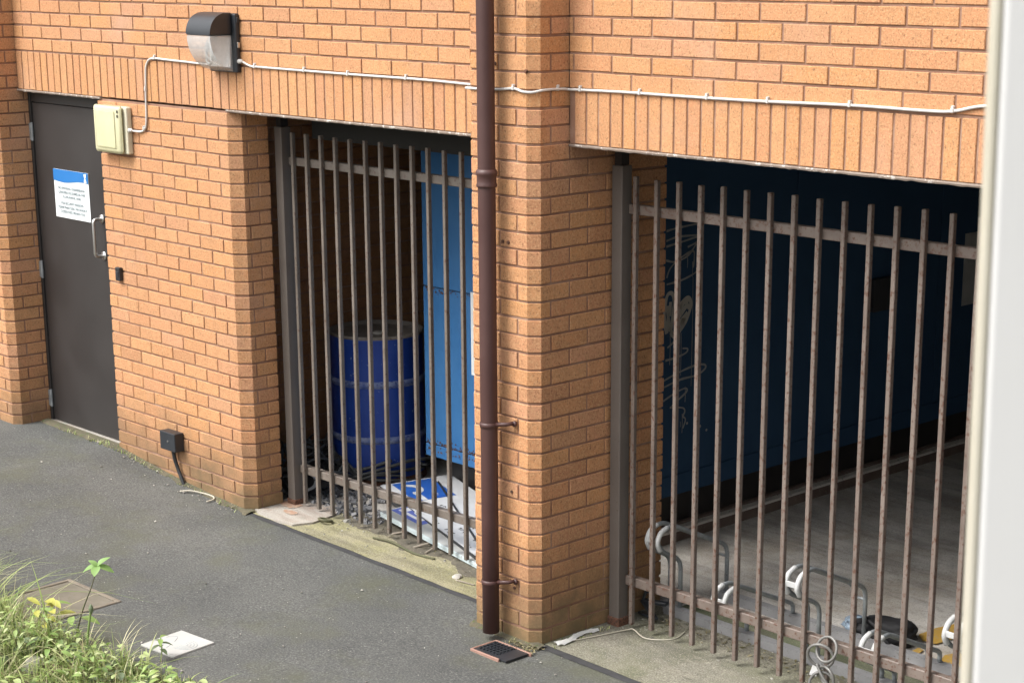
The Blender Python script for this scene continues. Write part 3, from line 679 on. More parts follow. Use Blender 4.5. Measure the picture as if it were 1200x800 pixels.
for k, (ya, yb) in enumerate(((y0, 2.30), (2.306, 3.66), (3.666, cy1))):
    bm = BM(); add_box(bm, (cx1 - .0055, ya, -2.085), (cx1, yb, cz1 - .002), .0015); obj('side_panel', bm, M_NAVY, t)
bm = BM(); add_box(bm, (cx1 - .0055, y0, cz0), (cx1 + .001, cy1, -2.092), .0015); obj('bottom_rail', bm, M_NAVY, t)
bm = BM(); add_box(bm, (cx1 + .0006, 2.99, -1.44), (cx1 + .03, 3.17, -1.25), .003); obj('vent', bm, M_BLACKP, t)
# graffiti sprayed on the navy side
gb = BM(); gb2 = BM(); gbl = BM()
def spray(px, w, target):                # px: points (y,z) on the side panel
    pts = smooth_path([(0, y, z) for y, z in px], 6); X = cx1 + .0016
    A = []; B = []
    for i, p in enumerate(pts):
        d = (pts[min(i + 1, len(pts) - 1)] - pts[max(i - 1, 0)]).normalized(); n = Vector((0, -d.z, d.y))
        ww = w * (.8 + .35 * noise.noise(Vector((p.y * 20, p.z * 20, 0))))
        A.append(target.verts.new((X, p.y + n.y * ww, p.z + n.z * ww))); B.append(target.verts.new((X, p.y - n.y * ww, p.z - n.z * ww)))
    for i in range(len(pts) - 1): target.faces.new((A[i], A[i + 1], B[i + 1], B[i]))
# strokes read off the photograph as (y,z) on the panel
def gp(u, v): return (1.267 + (u - 782) * .00645, -.752 - (v - 260) * .00410 - (u - 782) * .0006)
ST2 = [[(781, 272), (790, 269), (812, 264), (826, 262)], [(781, 284), (795, 279), (820, 277)], [(781, 291), (800, 285), (822, 278), (818, 285), (806, 292)], [(781, 308), (792, 310), (806, 303), (815, 290), (820, 280)], [(782, 330), (786, 318), (797, 306), (812, 297), (814, 305), (813, 318)], [(782, 338), (800, 333), (816, 324), (817, 318)],
       [(784, 418), (795, 408)], [(782, 434), (795, 431), (806, 426), (808, 421), (802, 420)], [(781, 468), (800, 460), (820, 456), (830, 448), (828, 443), (815, 444), (795, 452), (780, 460)], [(780, 486), (792, 478), (805, 472), (808, 476), (797, 487), (790, 494)], [(788, 495), (803, 497), (806, 502), (804, 508), (807, 513), (804, 524)]]
for s_ in ST2: spray([gp(*q) for q in s_], .0065, gb2)
for u, v0, v1 in ((806, 305, 318), (812, 310, 330), (813, 330, 470), (800, 400, 455), (796, 400, 450), (787, 395, 440), (806, 470, 490), (803, 505, 530), (801, 515, 522)): spray([gp(u, v0), gp(u + .3, (v0 + v1) / 2), gp(u, v1)], .0028, gb2)
# heart-like scribble, filled with back-and-forth strokes
for s_ in ([(783, 400), (780, 375), (783, 352), (789, 350), (791, 362), (789, 385), (787, 398)], [(793, 380), (800, 362), (808, 356), (811, 364), (808, 378), (800, 395), (792, 404), (788, 398)], [(797, 372), (803, 362), (808, 362)], [(795, 382), (806, 366), (809, 370)], [(794, 392), (803, 380), (807, 374)], [(793, 398), (799, 390), (804, 382)], [(783, 365), (785, 385), (786, 396)], [(787, 360), (786, 378)], [(790, 402), (796, 399)]): spray([gp(*q) for q in s_], .0145, gbl if s_[0][0] < 788 else gb)
for u, v in ((809, 518), (825, 524), (833, 530)):
    y, z = gp(u, v); f = [gb2.verts.new((cx1 + .0016, y + .008 * math.cos(a), z + .008 * math.sin(a))) for a in [k * math.pi / 4 for k in range(8)]]; gb2.faces.new(f)
obj('graffiti_heart', gb, M_GRAF, t); obj('graffiti_loop', gbl, M_GRAF, t); obj('graffiti_scrawl', gb2, M_GRAF2, t)
# papers stuck on the store
bm = BM(); add_box(bm, (2.842, cy0 - .0045, -1.672), (3.13, cy0 - .0025, -1.214)); tag(obj('poster', bm, M_NOTICE), 'white poster on the blue front of the steel store', 'poster')
bm = BM(); add_box(bm, (cx1 + .001, 3.915, -1.525), (cx1 + .004, 4.22, -1.085)); tag(obj('poster', bm, M_GREYP if False else M_BOARD2), 'dull grey sheet on the navy side of the store', 'poster')
# kerb along the store
bm = BM(); add_box(bm, (3.80, .66, -2.60), (3.913, 5.5, -2.392), .006); k = obj('kerb', bm, M_BROWNK); struct(k)
bm = BM()
xs_ = [.655 + i * .1 for i in range(49)]; rows = []
for y in xs_:
    w = .010 * noise.noise(Vector((y * 4, 0, 0))); rows.append([bm.verts.new((x, y, z)) for x, z in ((3.915 + w, -2.57), (3.972 + w * .4, -2.57), (3.972 + w * .4, -2.412), (3.964, -2.402), (3.915 + w, -2.402))])
for A, B in zip(rows, rows[1:]):
    for q in range(5):
        f = bm.faces.new((A[q], A[(q + 1) % 5], B[(q + 1) % 5], B[q])); f.material_index = 1 if q in (2, 3) else 0
bm.faces.new(rows[0]); bm.faces.new(rows[-1][::-1]); struct(obj('kerb', bm, [M_BROWNK, M_KERBTOP]))

# ---------------------------------------------------------------- blue drum
DX, DY, DB = 1.905, 1.035, -2.452; H = .895; R = .272
t = thing('steel_drum', 'dark blue steel drum with dusty lid behind the left gate', 'drum', (DX, DY, DB))
bm = BM(); add_lathe(bm, [(R - .012, 0), (R + .004, .002), (R + .006, .012), (R, .022), (R, .10), (R + .003, .15), (R, .20), (R, .262), (R, .598), (R, .640), (R, H - .03), (R + .002, H - .02), (R - .004, H - .012), (R - .010, H - .012), (R - .014, H - .022)], (DX, DY, DB), 56, cap=False); obj('drum_body', bm, M_DRUM, t, True)
for h in (.283, .612):
    bm = BM(); add_lathe(bm, [(R - .001, h - .022), (R + .006, h - .014), (R + .0105, h), (R + .006, h + .014), (R - .001, h + .022)], (DX, DY, DB), 56, cap=False); obj('rolling_hoop', bm, [M_DRUMRIB], t, True)
bm = BM(); add_lathe(bm, [(R + .004, .001), (R + .0085, .004), (R + .009, .016), (R + .004, .024), (R + .0015, .028), (R + .0012, .055)], (DX, DY, DB), 56, cap=False); obj('rusty_chime', bm, M_RUSTFOOT, t, True)
bm = BM(); add_lathe(bm, [(.001, H - .024), (R - .03, H - .024), (R - .014, H - .022), (R - .0105, H - .003), (R - .004, H), (R + .004, H - .002), (R + .006, H - .012), (R + .0025, H - .020)], (DX, DY, DB), 56, cap=False); lid = obj('lid', bm, M_LID, t, True)
bm = BM(); add_lathe(bm, [(.036, 0), (.036, .010), (.030, .014), (.012, .014)], (DX + .05, DY - .02, DB + H - .0235), 20); obj('bung', bm, M_ROCKW, lid, True)
bm = BM(); add_lathe(bm, [(.016, 0), (.016, .008), (.006, .010)], (DX + .16, DY - .06, DB + H - .0235), 14); obj('bung', bm, M_GALV, lid, True)

# ---------------------------------------------------------------- discarded sign boards
def plane_mat(o, ex, ey):
    o, ex, ey = Vector(o), Vector(ex), Vector(ey); ex.normalize(); ez = ex.cross(ey).normalized(); ey = ez.cross(ex)
    return Matrix(((ex.x, ey.x, ez.x, o.x), (ex.y, ey.y, ez.y, o.y), (ex.z, ey.z, ez.z, o.z), (0, 0, 0, 1)))
def flat_poly(pts, M, h, mat, name, parent):
    bm = BM(); A = [bm.verts.new(M @ Vector((x, y, h))) for x, y in pts]; f = bm.faces.new(A)
    r = bmesh.ops.extrude_face_region(bm, geom=[f]); up = (M.to_3x3() @ Vector((0, 0, 1))) * .0005
    bmesh.ops.translate(bm, vec=up, verts=[v for v in r['geom'] if isinstance(v, bmesh.types.BMVert)])
    return obj(name, bm, mat, parent)
def ring_poly(cx, cy, rx, ry, w, a0, a1, n=20):
    o = [(cx + rx * math.cos(a), cy + ry * math.sin(a)) for a in [a0 + (a1 - a0) * i / n for i in range(n + 1)]]
    i_ = [(cx + (rx - w) * math.cos(a), cy + (ry - w) * math.sin(a)) for a in [a0 + (a1 - a0) * i / n for i in range(n + 1)]]
    return o + i_[::-1]
def squiggle(rr, x, y, s, M, h, parent, n=3, name='lettering'):   # worn, unreadable print
    bm = BM()
    for k in range(n):
        cx = x + k * s * 1.15
        pts = [(cx + rr.uniform(-.4, .4) * s, y + rr.uniform(-.5, .5) * s) for _ in range(3)]
        P3 = smooth_path([(a, b, 0) for a, b in pts], 4); A = []; B = []
        for i, p in enumerate(P3):
            d = (P3[min(i + 1, len(P3) - 1)] - P3[max(i - 1, 0)]); d = d.normalized() if d.length > 1e-6 else Vector((1, 0, 0)); w = Vector((-d.y, d.x, 0)) * s * .13
            A.append(bm.verts.new(M @ (p + w + Vector((0, 0, h))))); B.append(bm.verts.new(M @ (p - w + Vector((0, 0, h)))))
        for i in range(len(P3) - 1): bm.faces.new((A[i], A[i + 1], B[i + 1], B[i]))
    return obj(name, bm, M_BLACKPRINT, parent)
rs = random.Random(3)
# front board
o = Vector((2.700, .405, -2.372)); ex = Vector((3.597, .298, -2.426)) - o; ex.normalize(); ey = Vector((.12, 1, 0.03))
MBd = plane_mat(o, ex, ey)
t = thing('sign_board', 'dull white sign board nearest the gate, with a faded blue square at its left end', 'sign', tuple(o))
bm = BM(); add_box(bm, (0, 0, 0), (1.38, .46, .004), 0, 0, MBd); obj('panel', bm, M_BOARD2, t)
bm = BM(); add_box(bm, (.0, -.006, -.011), (1.38, -.0005, .003), 0, 0, MBd); obj('edge_strip', bm, M_BOARDEDGE, t)
bm = BM(); add_box(bm, (.0, -.004, -.024), (1.38, .001, -.0135), 0, 0, MBd); obj('edge_strip', bm, M_BOARDEDGE, t)
bm = BM(); add_box(bm, (.02, .012, -.022), (1.36, .45, -.001), 0, 0, MBd); obj('core', bm, M_GREYP, t)
sq = [(.015, .055), (.30, .055), (.30, .265), (.015, .265)]
flat_poly(sq, MBd, .0046, M_SIGNBLUE2, 'blue_square', t)
flat_poly([(.04, .085), (.255, .085), (.255, .235), (.04, .235)], MBd, .0056, M_BOARD, 'white_square', t)
flat_poly([(.09, .105), (.225, .105), (.225, .205), (.16, .218), (.09, .205)], MBd, .0066, M_SIGNBLUE2, 'blue_motif', t)
flat_poly(ring_poly(.16, .155, .045, .034, .013, 0, 2 * math.pi), MBd, .0076, M_BOARD, 'white_motif', t)
for yy in (.09, .15, .21):
    for k in range(4): squiggle(rs, .42 + k * .19 + rs.uniform(0, .05), yy, .022, MBd, .0052, t)
# back board
o = Vector((2.40, .735, -2.375)); ex = Vector((.95, -.27, -.045)); ey = Vector((.25, .95, 0.02))
MAd = plane_mat(o, ex, ey)
t = thing('sign_board', 'large white sign board lying behind another, with a bright blue square beside the drum', 'sign', tuple(o))
bm = BM(); add_box(bm, (-.01, -.075, .030), (1.50, .36, .034), 0, 0, MAd); obj('panel', bm, M_BOARD, t)
bm = BM(); add_box(bm, (0, -.081, .004), (1.50, -.0755, .031), 0, 0, MAd); obj('edge_strip', bm, M_BLACKP, t)
bm = BM(); add_box(bm, (.02, -.07, -.03), (1.48, .35, .0295), 0, 0, MAd); obj('core', bm, M_GREYP, t)
flat_poly([(.005, -.01), (.335, -.01), (.335, .235), (.005, .235)], MAd, .0346, M_SIGNBLUE, 'blue_square', t)
flat_poly(ring_poly(.135, .045, .085, .075, .035, -.2, math.pi * .98), MAd, .0356, M_BOARD, 'white_letter', t)
flat_poly([(.21, .035), (.335, .035), (.335, .065), (.21, .065)], MAd, .0356, M_BOARD, 'white_bar', t)
for k in range(3): squiggle(rs, .205 + .03 * k, .155 - .004 * k, .02, MAd, .0356, t, 2, 'white_scrawl').data.materials[0] = M_BOARD
for yy in (-.045, .02, .09):
    for k in range(5): squiggle(rs, .42 + k * .2 + rs.uniform(0, .05), yy, .028, MAd, .0352, t)
t2 = thing('metal_rod', 'thin dark rod lying across the large white sign board', 'rod', (2.56, .93, -2.34))
bm = BM(); a = MAd @ Vector((.10, .235, .041)); b = MAd @ Vector((1.2, -.02, .041)); add_tube(bm, [a, b], .006, 8); r_ = obj('rod', bm, M_BLACKP, t2)
# sticks wedged under the boards
for k, (xa, ya, xb, yb) in enumerate(((2.88, .33, 2.96, .46), (3.13, .27, 3.17, .45), (3.24, .26, 3.19, .42))):
    bm = BM(); add_tube(bm, smooth_path([(xa, ya, gz(xa) + .012), ((xa + xb) / 2 + .02, (ya + yb) / 2, gz(xa) + .03), (xb, yb, gz(xb) + .035)], 4), [.006] * 9, 6)
    tag(obj('broken_stick', bm, M_DRYSTICK), ['pale dry stick under the left end of the front sign board', 'bleached stick wedged under the middle of the front sign board', 'bleached stick leaning against the middle of the front sign board'][k], 'stick')
# black and white sign scrap at the left
SX, SY, SZ = 1.70, .42, -2.39
Ms = plane_mat((SX, SY, SZ), (.9, -.3, -.1), (.3, .9, .42))
t = thing('sign_scrap', 'black scrap of signboard with a white curve, left of the drum', 'sign', (SX, SY, SZ))
bm = BM(); add_box(bm, (0, 0, 0), (.40, .26, .005), 0, 0, Ms); obj('panel', bm, M_BLACKP, t)
flat_poly(ring_poly(.23, .12, .13, .085, .035, -1.9, 1.9), Ms, .0056, M_BOARD, 'white_curve', t)
flat_poly(ring_poly(.02, .10, .06, .07, .03, -1.5, 1.8), Ms, .0056, M_BOARD, 'white_curve', t)
# heap of cable and rubble behind the gate post
bm = BM(); rr = random.Random(8)
for k in range(34):
    c0 = Vector((rr.uniform(1.62, 1.98), rr.uniform(.50, 1.25), 0)); pts = []
    a = rr.uniform(0, 6.3); r = rr.uniform(.06, .20)
    for i in range(7):
        a += rr.uniform(.5, 1.1); hh = max(.012, .28 * math.exp(-((c0.x - 1.66) / .30) ** 2) * rr.uniform(.1, 1.0))
        x = max(1.53, c0.x + r * math.cos(a)); y = c0.y + r * math.sin(a)
        if (x - DX) ** 2 + (y - DY) ** 2 < .30 ** 2: d = Vector((x - DX, y - DY)).normalized(); x = DX + d.x * .30; y = DY + d.y * .30
        pts.append((x, max(.36, y), gz(x) + .01 + hh))
    add_tube(bm, smooth_path(pts, 5), rr.uniform(.005, .012), 6)
tag(obj('cable_heap', bm, M_TANGLE, None, True), 'tangled heap of old black cable left of the blue drum', 'cable heap')
bm = BM()
for k in range(900):
    x = rr.uniform(1.55, 2.72); y = rr.uniform(.34, 1.0)
    if (x - DX) ** 2 + (y - DY) ** 2 < .29 ** 2 or (x > 2.4 and y > .55): continue
    s = rr.uniform(.004, .016)
    add_box(bm, (-s, -s * rr.uniform(.5, 1.5), -s * .6), (s, s, s * .6), 0, 0, Matrix.Translation((x, y, gz(x) + .006 + rr.uniform(0, .012))) @ Euler((rr.uniform(-1, 1), rr.uniform(-1, 1), rr.uniform(0, 6))).to_matrix().to_4x4())
struct(obj('rubble', bm, M_RUBBLE), 'stuff')
bm = BM(); P_ = [(2.00, .055), (2.10, .02), (2.30, .015), (2.40, .03), (2.44, .14), (2.41, .30), (2.36, .42), (2.05, .43), (2.00, .3)]
bm = BM(); A = [bm.verts.new((x, y, gz(x) + .016)) for x, y in P_]; f = bm.faces.new(A); r = bmesh.ops.extrude_face_region(bm, geom=[f]); bmesh.ops.translate(bm, vec=(0, 0, -.03), verts=[v for v in r['geom'] if isinstance(v, bmesh.types.BMVert)])
struct(obj('cement_patch', bm, M_SLAB))

def stain(name, cx, cy, rx, ry, h, mat, seed, n=40):
    bm = BM(); pts = []
    for k in range(n):
        a = 2 * math.pi * k / n; r = 1 + .45 * noise.noise(Vector((math.cos(a) * 2.2, math.sin(a) * 2.2, seed))) + .2 * noise.noise(Vector((math.cos(a) * 7, math.sin(a) * 7, seed)))
        x = cx + rx * r * math.cos(a); y = cy + ry * r * math.sin(a); pts.append(bm.verts.new((x, y, gz(x) + h)))
    bm.faces.new(pts); struct(obj(name, bm, mat))
stain('rust_stain', 2.10, .235, .075, .045, .0195, M_RUSTST, 1)
stain('rust_stain', 2.22, .15, .055, .028, .0195, M_RUSTST, 4)
bm = BM(); rows = []
for i in range(131):
    x = 2.50 + 1.66 * i / 130; a = .30 - .10 * (x - 2.5) / 1.66 + .07 * noise.noise(Vector((x * 4, 2, 1))) + .03 * noise.noise(Vector((x * 17, 2, 6)))
    rows.append([bm.verts.new((x, y, gz(x) + h)) for y, h in ((a, .0065), (a + .03, .011), (.46, .013))])
for A, B in zip(rows, rows[1:]):
    for k in range(2): bm.faces.new((A[k], B[k], B[k + 1], A[k + 1]))
struct(obj('dirt_drift', bm, M_DIRT2))
# ---------------------------------------------------------------- bicycle rack
t0 = thing('rack_rail', 'grey steel floor rail nearest the gate, carrying the bicycle stands', 'rail', (5.9, .56, -2.5))
def rail(name, x0, x1, y0, y1, h0, h1, parent):
    bm = BM(); n = 12; rows = []
    for i in range(n + 1):
        x = x0 + (x1 - x0) * i / n; z = gz(x); rows.append([bm.verts.new((x, y, z + h)) for y, h in ((y0, h0), (y1, h0), (y1, h1), (y0, h1))])
    for A, B in zip(rows, rows[1:]):
        for k in range(4): bm.faces.new((A[k], A[(k + 1) % 4], B[(k + 1) % 4], B[k]))
    bm.faces.new(rows[0]); bm.faces.new(rows[-1][::-1]); return obj(name, bm, M_GALVD, parent)
rail('flange', 4.66, 7.1, .535, .585, .0, .006, t0); rail('web', 4.66, 7.1, .535, .541, .0065, .040, t0); rail('top_flange', 4.66, 7.1, .535, .585, .0405, .046, t0)
t1 = thing('rack_rail', 'grey steel floor rail farther from the gate, under the rear feet of the bicycle stands', 'rail', (5.9, .90, -2.5))
rail('flange', 4.66, 7.1, .875, .925, .0, .006, t1); rail('web', 4.66, 7.1, .875, .881, .0065, .040, t1); rail('top_flange', 4.66, 7.1, .875, .925, .0405, .046, t1)
def holder(x, dz, label, proto=None):
    t = thing('bicycle_stand', label, 'bicycle stand', (x, .73, gz(x) + .046), 'wheel loop stands along the rack rails')
    zb = gz(x) + .046; ref = -2.444
    for k, xx in enumerate((x - .0325, x + .0325)):
        zz = lambda z: z + dz + (zb - ref)
        pts = [(xx, .572, zb), (xx, .572, zz(-2.205)), (xx, .445, zz(-2.142)), (xx, .408, zz(-2.092)), (xx, .430, zz(-2.045)), (xx, .505, zz(-2.022)), (xx, .905, zz(-2.208)), (xx, .905, zb)]
        P_ = round_corners(pts, .052, 6)
        bm = BM(); add_tube(bm, P_, .0108, 10); obj('tube', bm, M_GALV, t, True)
        bm = BM(); nose = smooth_path([(xx, .428, zz(-2.133)), (xx, .409, zz(-2.092)), (xx, .430, zz(-2.048)), (xx, .475, zz(-2.0285))], 5); add_tube(bm, nose, .0122, 10); obj('white_nose', bm, M_WHITEP, t, True)
    bm = BM(); add_box(bm, (x - .034, .404, zz(-2.096)), (x + .034, .411, zz(-2.070)), .002); obj('cross_plate', bm, M_WHITEP, t)
    bm = BM(); add_tube(bm, [(x - .03, .905, zz(-2.265)), (x + .03, .905, zz(-2.265))], .007, 8); obj('cross_bar', bm, M_GALV, t)
    return t
hl = ['tall grey wheel loop stand against the brick jamb', 'low grey wheel loop stand nearest the brick jamb', 'tall grey wheel loop stand in the middle of the row, left of the black bag', 'low grey wheel loop stand in front of the black bag', 'tall grey wheel loop stand nearest the white post', 'low grey wheel loop stand at the far right, past the white post', 'tall grey wheel loop stand at the right end of the rails']
for k in range(6): holder(4.703 + .411 * k, 0 if k % 2 == 0 else -.188, hl[k])
# black bag
t = thing('black_bag', 'crumpled black bag lying on the floor behind the bicycle stands', 'bag', (5.72, 1.12, -2.49))
bm = BM(); bmesh.ops.create_icosphere(bm, subdivisions=4, radius=1)
for v in bm.verts:
    n_ = 1 + .28 * noise.noise(v.co * 1.6) + .12 * noise.noise(v.co * 4.5)
    v.co = Vector((v.co.x * .155 * n_, v.co.y * .10 * n_, max(-.05, v.co.z * .068 * n_)))
bmesh.ops.transform(bm, matrix=Matrix.Translation((5.60, 1.03, -2.44)) @ Matrix.Rotation(.35, 4, 'Z'), verts=bm.verts[:]); obj('bag_body', bm, M_BAG, t, True)
bm = BM(); add_tube(bm, smooth_path([(5.50, 1.02, -2.43), (5.53, .94, -2.37), (5.63, .91, -2.39), (5.69, .92, -2.46)], 6), .010, 8); obj('strap', bm, M_BAG, t, True)
bm = BM(); bmesh.ops.create_icosphere(bm, subdivisions=3, radius=1)
for v in bm.verts:
    n_ = 1 + .35 * noise.noise(v.co * 2.2 + Vector((3, 0, 0))); v.co = Vector((v.co.x * .075 * n_, v.co.y * .06 * n_, max(-.03, v.co.z * .045 * n_)))
bmesh.ops.transform(bm, matrix=Matrix.Translation((5.435, 1.02, -2.455)), verts=bm.verts[:]); tag(obj('cloth', bm, M_CLOTH, None, True), 'blue and white striped cloth on the floor left of the black bag', 'cloth')
# black plastic bracket by the jamb
t = thing('broken_bracket', 'broken dark grey plastic bracket on the floor beside the brick jamb', 'bracket', (4.70, .50, -2.47))
z = gz(4.7)
for a, b, r in (((4.60, .46, z + .075), (4.72, .50, z + .075), .016), ((4.60, .46, z + .075), (4.74, .40, z + .03), .014), ((4.61, .47, z + .12), (4.72, .58, z + .13), .014), ((4.60, .46, z + .075), (4.61, .47, z + .12), .014), ((4.60, .44, z + .02), (4.74, .40, z + .03), .012)):
    bm = BM(); d = Vector(b) - Vector(a); Mx = d.to_track_quat('X', 'Z').to_matrix().to_4x4(); Mx.translation = a
    add_box(bm, (0, -r, -r * .5), (d.length, r, r * .5), .003, 0, Mx); obj('arm', bm, M_GREYP, t)
# coiled lock on the gate bars
t = thing('coiled_lock', 'grey coiled cable lock hanging on a bar of the right gate', 'lock', (5.84, .26, -2.3))
def ring(cx, cz, r, tilt, ph, y=.255, n=28):
    return [Vector((cx + r * math.cos(a), y + tilt * math.sin(a + ph), cz + r * math.sin(a))) for a in [2 * math.pi * k / n for k in range(n)]]
for cx, cz, r, ti, ph in ((5.845, -2.255, .050, .018, 0), (5.815, -2.292, .052, .022, 2.0), (5.85, -2.375, .046, .016, 4.0), (5.825, -2.415, .05, .02, 1.0)):
    bm = BM(); add_tube(bm, ring(cx, cz, r, ti, ph), .0065, 8, True); obj('coil', bm, M_COIL, t, True)
bm = BM(); add_tube(bm, smooth_path([(5.80, .25, -2.33), (5.83, .245, -2.37), (5.87, .25, -2.42), (5.90, .24, -2.47)], 5), .0065, 8); obj('cable_end', bm, M_COIL, t, True)
bm = BM(); add_box(bm, (-.016, -.026, 0), (.016, .026, .003), .001, 0, Matrix.Translation((5.62, .47, gz(5.6) + .02)) @ Euler((.6, .1, .4)).to_matrix().to_4x4()); tag(obj('plastic_tag', bm, M_PAPER), 'tiny white plastic tag on the ground under the right gate', 'tag')

# ---------------------------------------------------------------- small litter
def litter_tube(name, pts, r, mat, label, cat, sub=5):
    bm = BM(); add_tube(bm, smooth_path([(x, y, gz(x) + h) for x, y, h in pts], sub), r, 8); return tag(obj(name, bm, mat, None, True), label, cat)
litter_tube('bent_stick', [(1.518, -.109, .008), (1.56, -.07, .016), (1.62, -.03, .012), (1.70, -.012, .012), (1.745, -.035, .010), (1.75, -.085, .008)], .0045, M_TWIG, 'bleached bent stick on the asphalt below the low black box', 'stick')
litter_tube('thin_wire', [(4.611, -.10, .008), (4.66, .06, .010), (4.707, .235, .012), (4.741, .25, .02), (4.84, .228, .010), (4.927, .315, .009), (4.905, .42, .012)], .0028, M_TWIG, 'thin pale wire trailing over concrete at the foot of the right gate', 'wire')
bm = BM(); g2 = []
for i in range(17):
    u = i / 16; x = 4.586 + .012 * math.sin(u * 7); y = -.135 + u * .27; row = []
    for k in range(5):
        s = (k / 4 - .5); w = .042 * (1 - .5 * u) * (1 + .3 * noise.noise(Vector((u * 6, k, 0))))
        row.append(bm.verts.new((x + .028 + s * w, y + .01 * noise.noise(Vector((u * 9, k * 2, 1))), gz(x) + .012 + .012 * (1 - 4 * s * s) + .008 * noise.noise(Vector((u * 11, k, 5))))))
    g2.append(row)
for A, B in zip(g2, g2[1:]):
    for k in range(4): bm.faces.new((A[k], A[k + 1], B[k + 1], B[k]))
bmesh.ops.solidify(bm, geom=bm.faces[:], thickness=.003); tag(obj('torn_plastic', bm, M_PAPER, None, True), 'strip of torn white plastic along the foot of the middle pier', 'litter')
def lump(name, x, y, s, mat, label, cat, group=None, sq=.6, seed=0):
    bm = BM(); bmesh.ops.create_icosphere(bm, subdivisions=2, radius=s)
    for v in bm.verts: v.co *= 1 + .35 * noise.noise(v.co / s * 1.2 + Vector((seed, 0, 0))); v.co.z *= sq
    bmesh.ops.translate(bm, vec=(x, y, gz(x) + s * sq * .55), verts=bm.verts[:]); return tag(obj(name, bm, mat), label, cat, group)
lump('stone_chip', 3.62, .145, .026, M_ROCKW, 'pale stone chip on mossy concrete near the drainpipe', 'stone', seed=2)
litter_tube('broken_stick', [(3.66, .11, .010), (3.72, .115, .012), (3.77, .13, .008)], .004, M_DRYSTICK, 'bleached stick beside the pale stone chip near the drainpipe', 'stick')
litter_tube('broken_stick', [(2.86, .22, .012), (3.00, .235, .018), (3.20, .215, .012), (3.34, .24, .010)], .006, M_STEM, 'thin brown stick along the mossy concrete under the left gate', 'stick')
bm = BM(); add_tube(bm, ring(0, 0, .035, .004, 0, 0, 20), .008, 8, True)
bmesh.ops.transform(bm, matrix=Matrix.Translation((2.47, .20, gz(2.47) + .022)) @ Euler((math.pi / 2 - .15, .1, .3)).to_matrix().to_4x4(), verts=bm.verts[:]); tag(obj('steel_ring', bm, M_STEM, None, True), 'small brown ring lying under the left gate beside the rusty post', 'ring')
lump('stone_chip', 2.53, .30, .022, M_STONE, 'grey stone chip under the left gate, between ring and sign board', 'stone', seed=5)
rr = random.Random(21)
bm = BM()
for k in range(260):
    q = rr.random()
    if q < .25: x = rr.uniform(.8, 2.0); y = -.02 - abs(rr.gauss(0, .05))
    elif q < .45: x = rr.uniform(2.2, 4.1); y = rr.uniform(.05, .4)
    elif q < .72: x = rr.uniform(4.62, 6.2); y = rr.gauss(.42, .09)
    else: x = rr.uniform(.5, 5.5); y = rr.uniform(-1.8, -.2)
    s = rr.uniform(.002, .0055)
    add_box(bm, (-s, -s * .8, -s * .5), (s, s, s * .5), s * .2, 0, Matrix.Translation((x, y, gz(x) + s * .4 + .004)) @ Euler((rr.uniform(-.5, .5), rr.uniform(-.5, .5), rr.uniform(0, 6))).to_matrix().to_4x4())
struct(obj('grit', bm, worn_mat('pale_grit', (.20, .19, .165), (.34, .325, .29), None, .9, 0, 20, island=1.2)), 'stuff')
bm = BM()
for k in range(520):       # dead leaves and bits collected against the rack rail and the wall foot
    q = rr.random()
    if q < .6: x = rr.uniform(4.66, 6.1); y = rr.gauss(.47, .05)
    elif q < .8: x = rr.uniform(2.5, 3.9); y = rr.gauss(.30, .05)
    else: x = rr.uniform(4.45, 4.62); y = rr.uniform(-.29, -.2)
    s = rr.uniform(.005, .016); Mx = Matrix.Translation((x, y, gz(x) + .010)) @ Euler((rr.uniform(-.5, .5), rr.uniform(-.5, .5), rr.uniform(0, 6))).to_matrix().to_4x4()
    f = [bm.verts.new(Mx @ Vector(p)) for p in ((-s, 0, 0), (0, s * .4, .002), (s, 0, 0), (0, -s * .4, .002))]; bm.faces.new(f)
struct(obj('leaf_litter', bm, leaf_mat('dead_leaf', [(0, (.035, .025, .015)), (.4, (.08, .055, .03)), (.7, (.14, .10, .06)), (1, (.30, .24, .15))], .05)), 'stuff')

# covers in the path
z = gz(3.45)
Mp = plane_mat((3.345, -1.508, z), (.228, .025, -.003), (-.033, .234, 0))
t = thing('access_cover', 'bleached white square access cover set in the asphalt', 'cover', (3.45, -1.38, z))
bm = BM(); add_box(bm, (0, 0, -.02), (.231, .235, .010), .002, 0, Mp); obj('plate', bm, M_PLATE, t)
bm = BM()
for r in (.018, .034, .050, .066): bmesh.ops.create_circle(bm, segments=4, radius=.0001); 
bm.free(); bm = BM()
for r in (.020, .036, .052, .068):
    pts = [Mp @ Vector((.150 + r * math.cos(a), .125 + r * .8 * math.sin(a), .0103)) for a in [-1.6 + 3.3 * k / 18 for k in range(19)]]
    add_tube(bm, pts, .0011, 5)
for pts in ([(.02, .13), (.05, .17), (.09, .12)], [(.06, .06), (.10, .09), (.12, .05)]):
    add_tube(bm, smooth_path([Mp @ Vector((x, y, .0103)) for x, y in pts], 5), .0011, 5)
obj('scratches', bm, M_PRINT, t)
z = gz(2.6)
Mp = plane_mat((2.365, -1.74, z), (.99, .05, -.016), (-.03, 1, 0))
t = thing('access_cover', 'beige framed access cover in the asphalt beside the verge plants', 'cover', (2.6, -1.5, z))
bm = BM(); add_box(bm, (.025, .025, -.02), (.425, .425, .006), .002, 0, Mp); obj('cover_slab', bm, M_HATCH, t)
bm = BM()
for lo, hi in (((0, 0), (.45, .022)), ((0, .428), (.45, .45)), ((0, .0225), (.022, .4275)), ((.428, .0225), (.45, .4275))): add_box(bm, (lo[0], lo[1], -.02), (hi[0], hi[1], .011), .003, 0, Mp)
obj('cover_frame', bm, M_HATCHF, t)

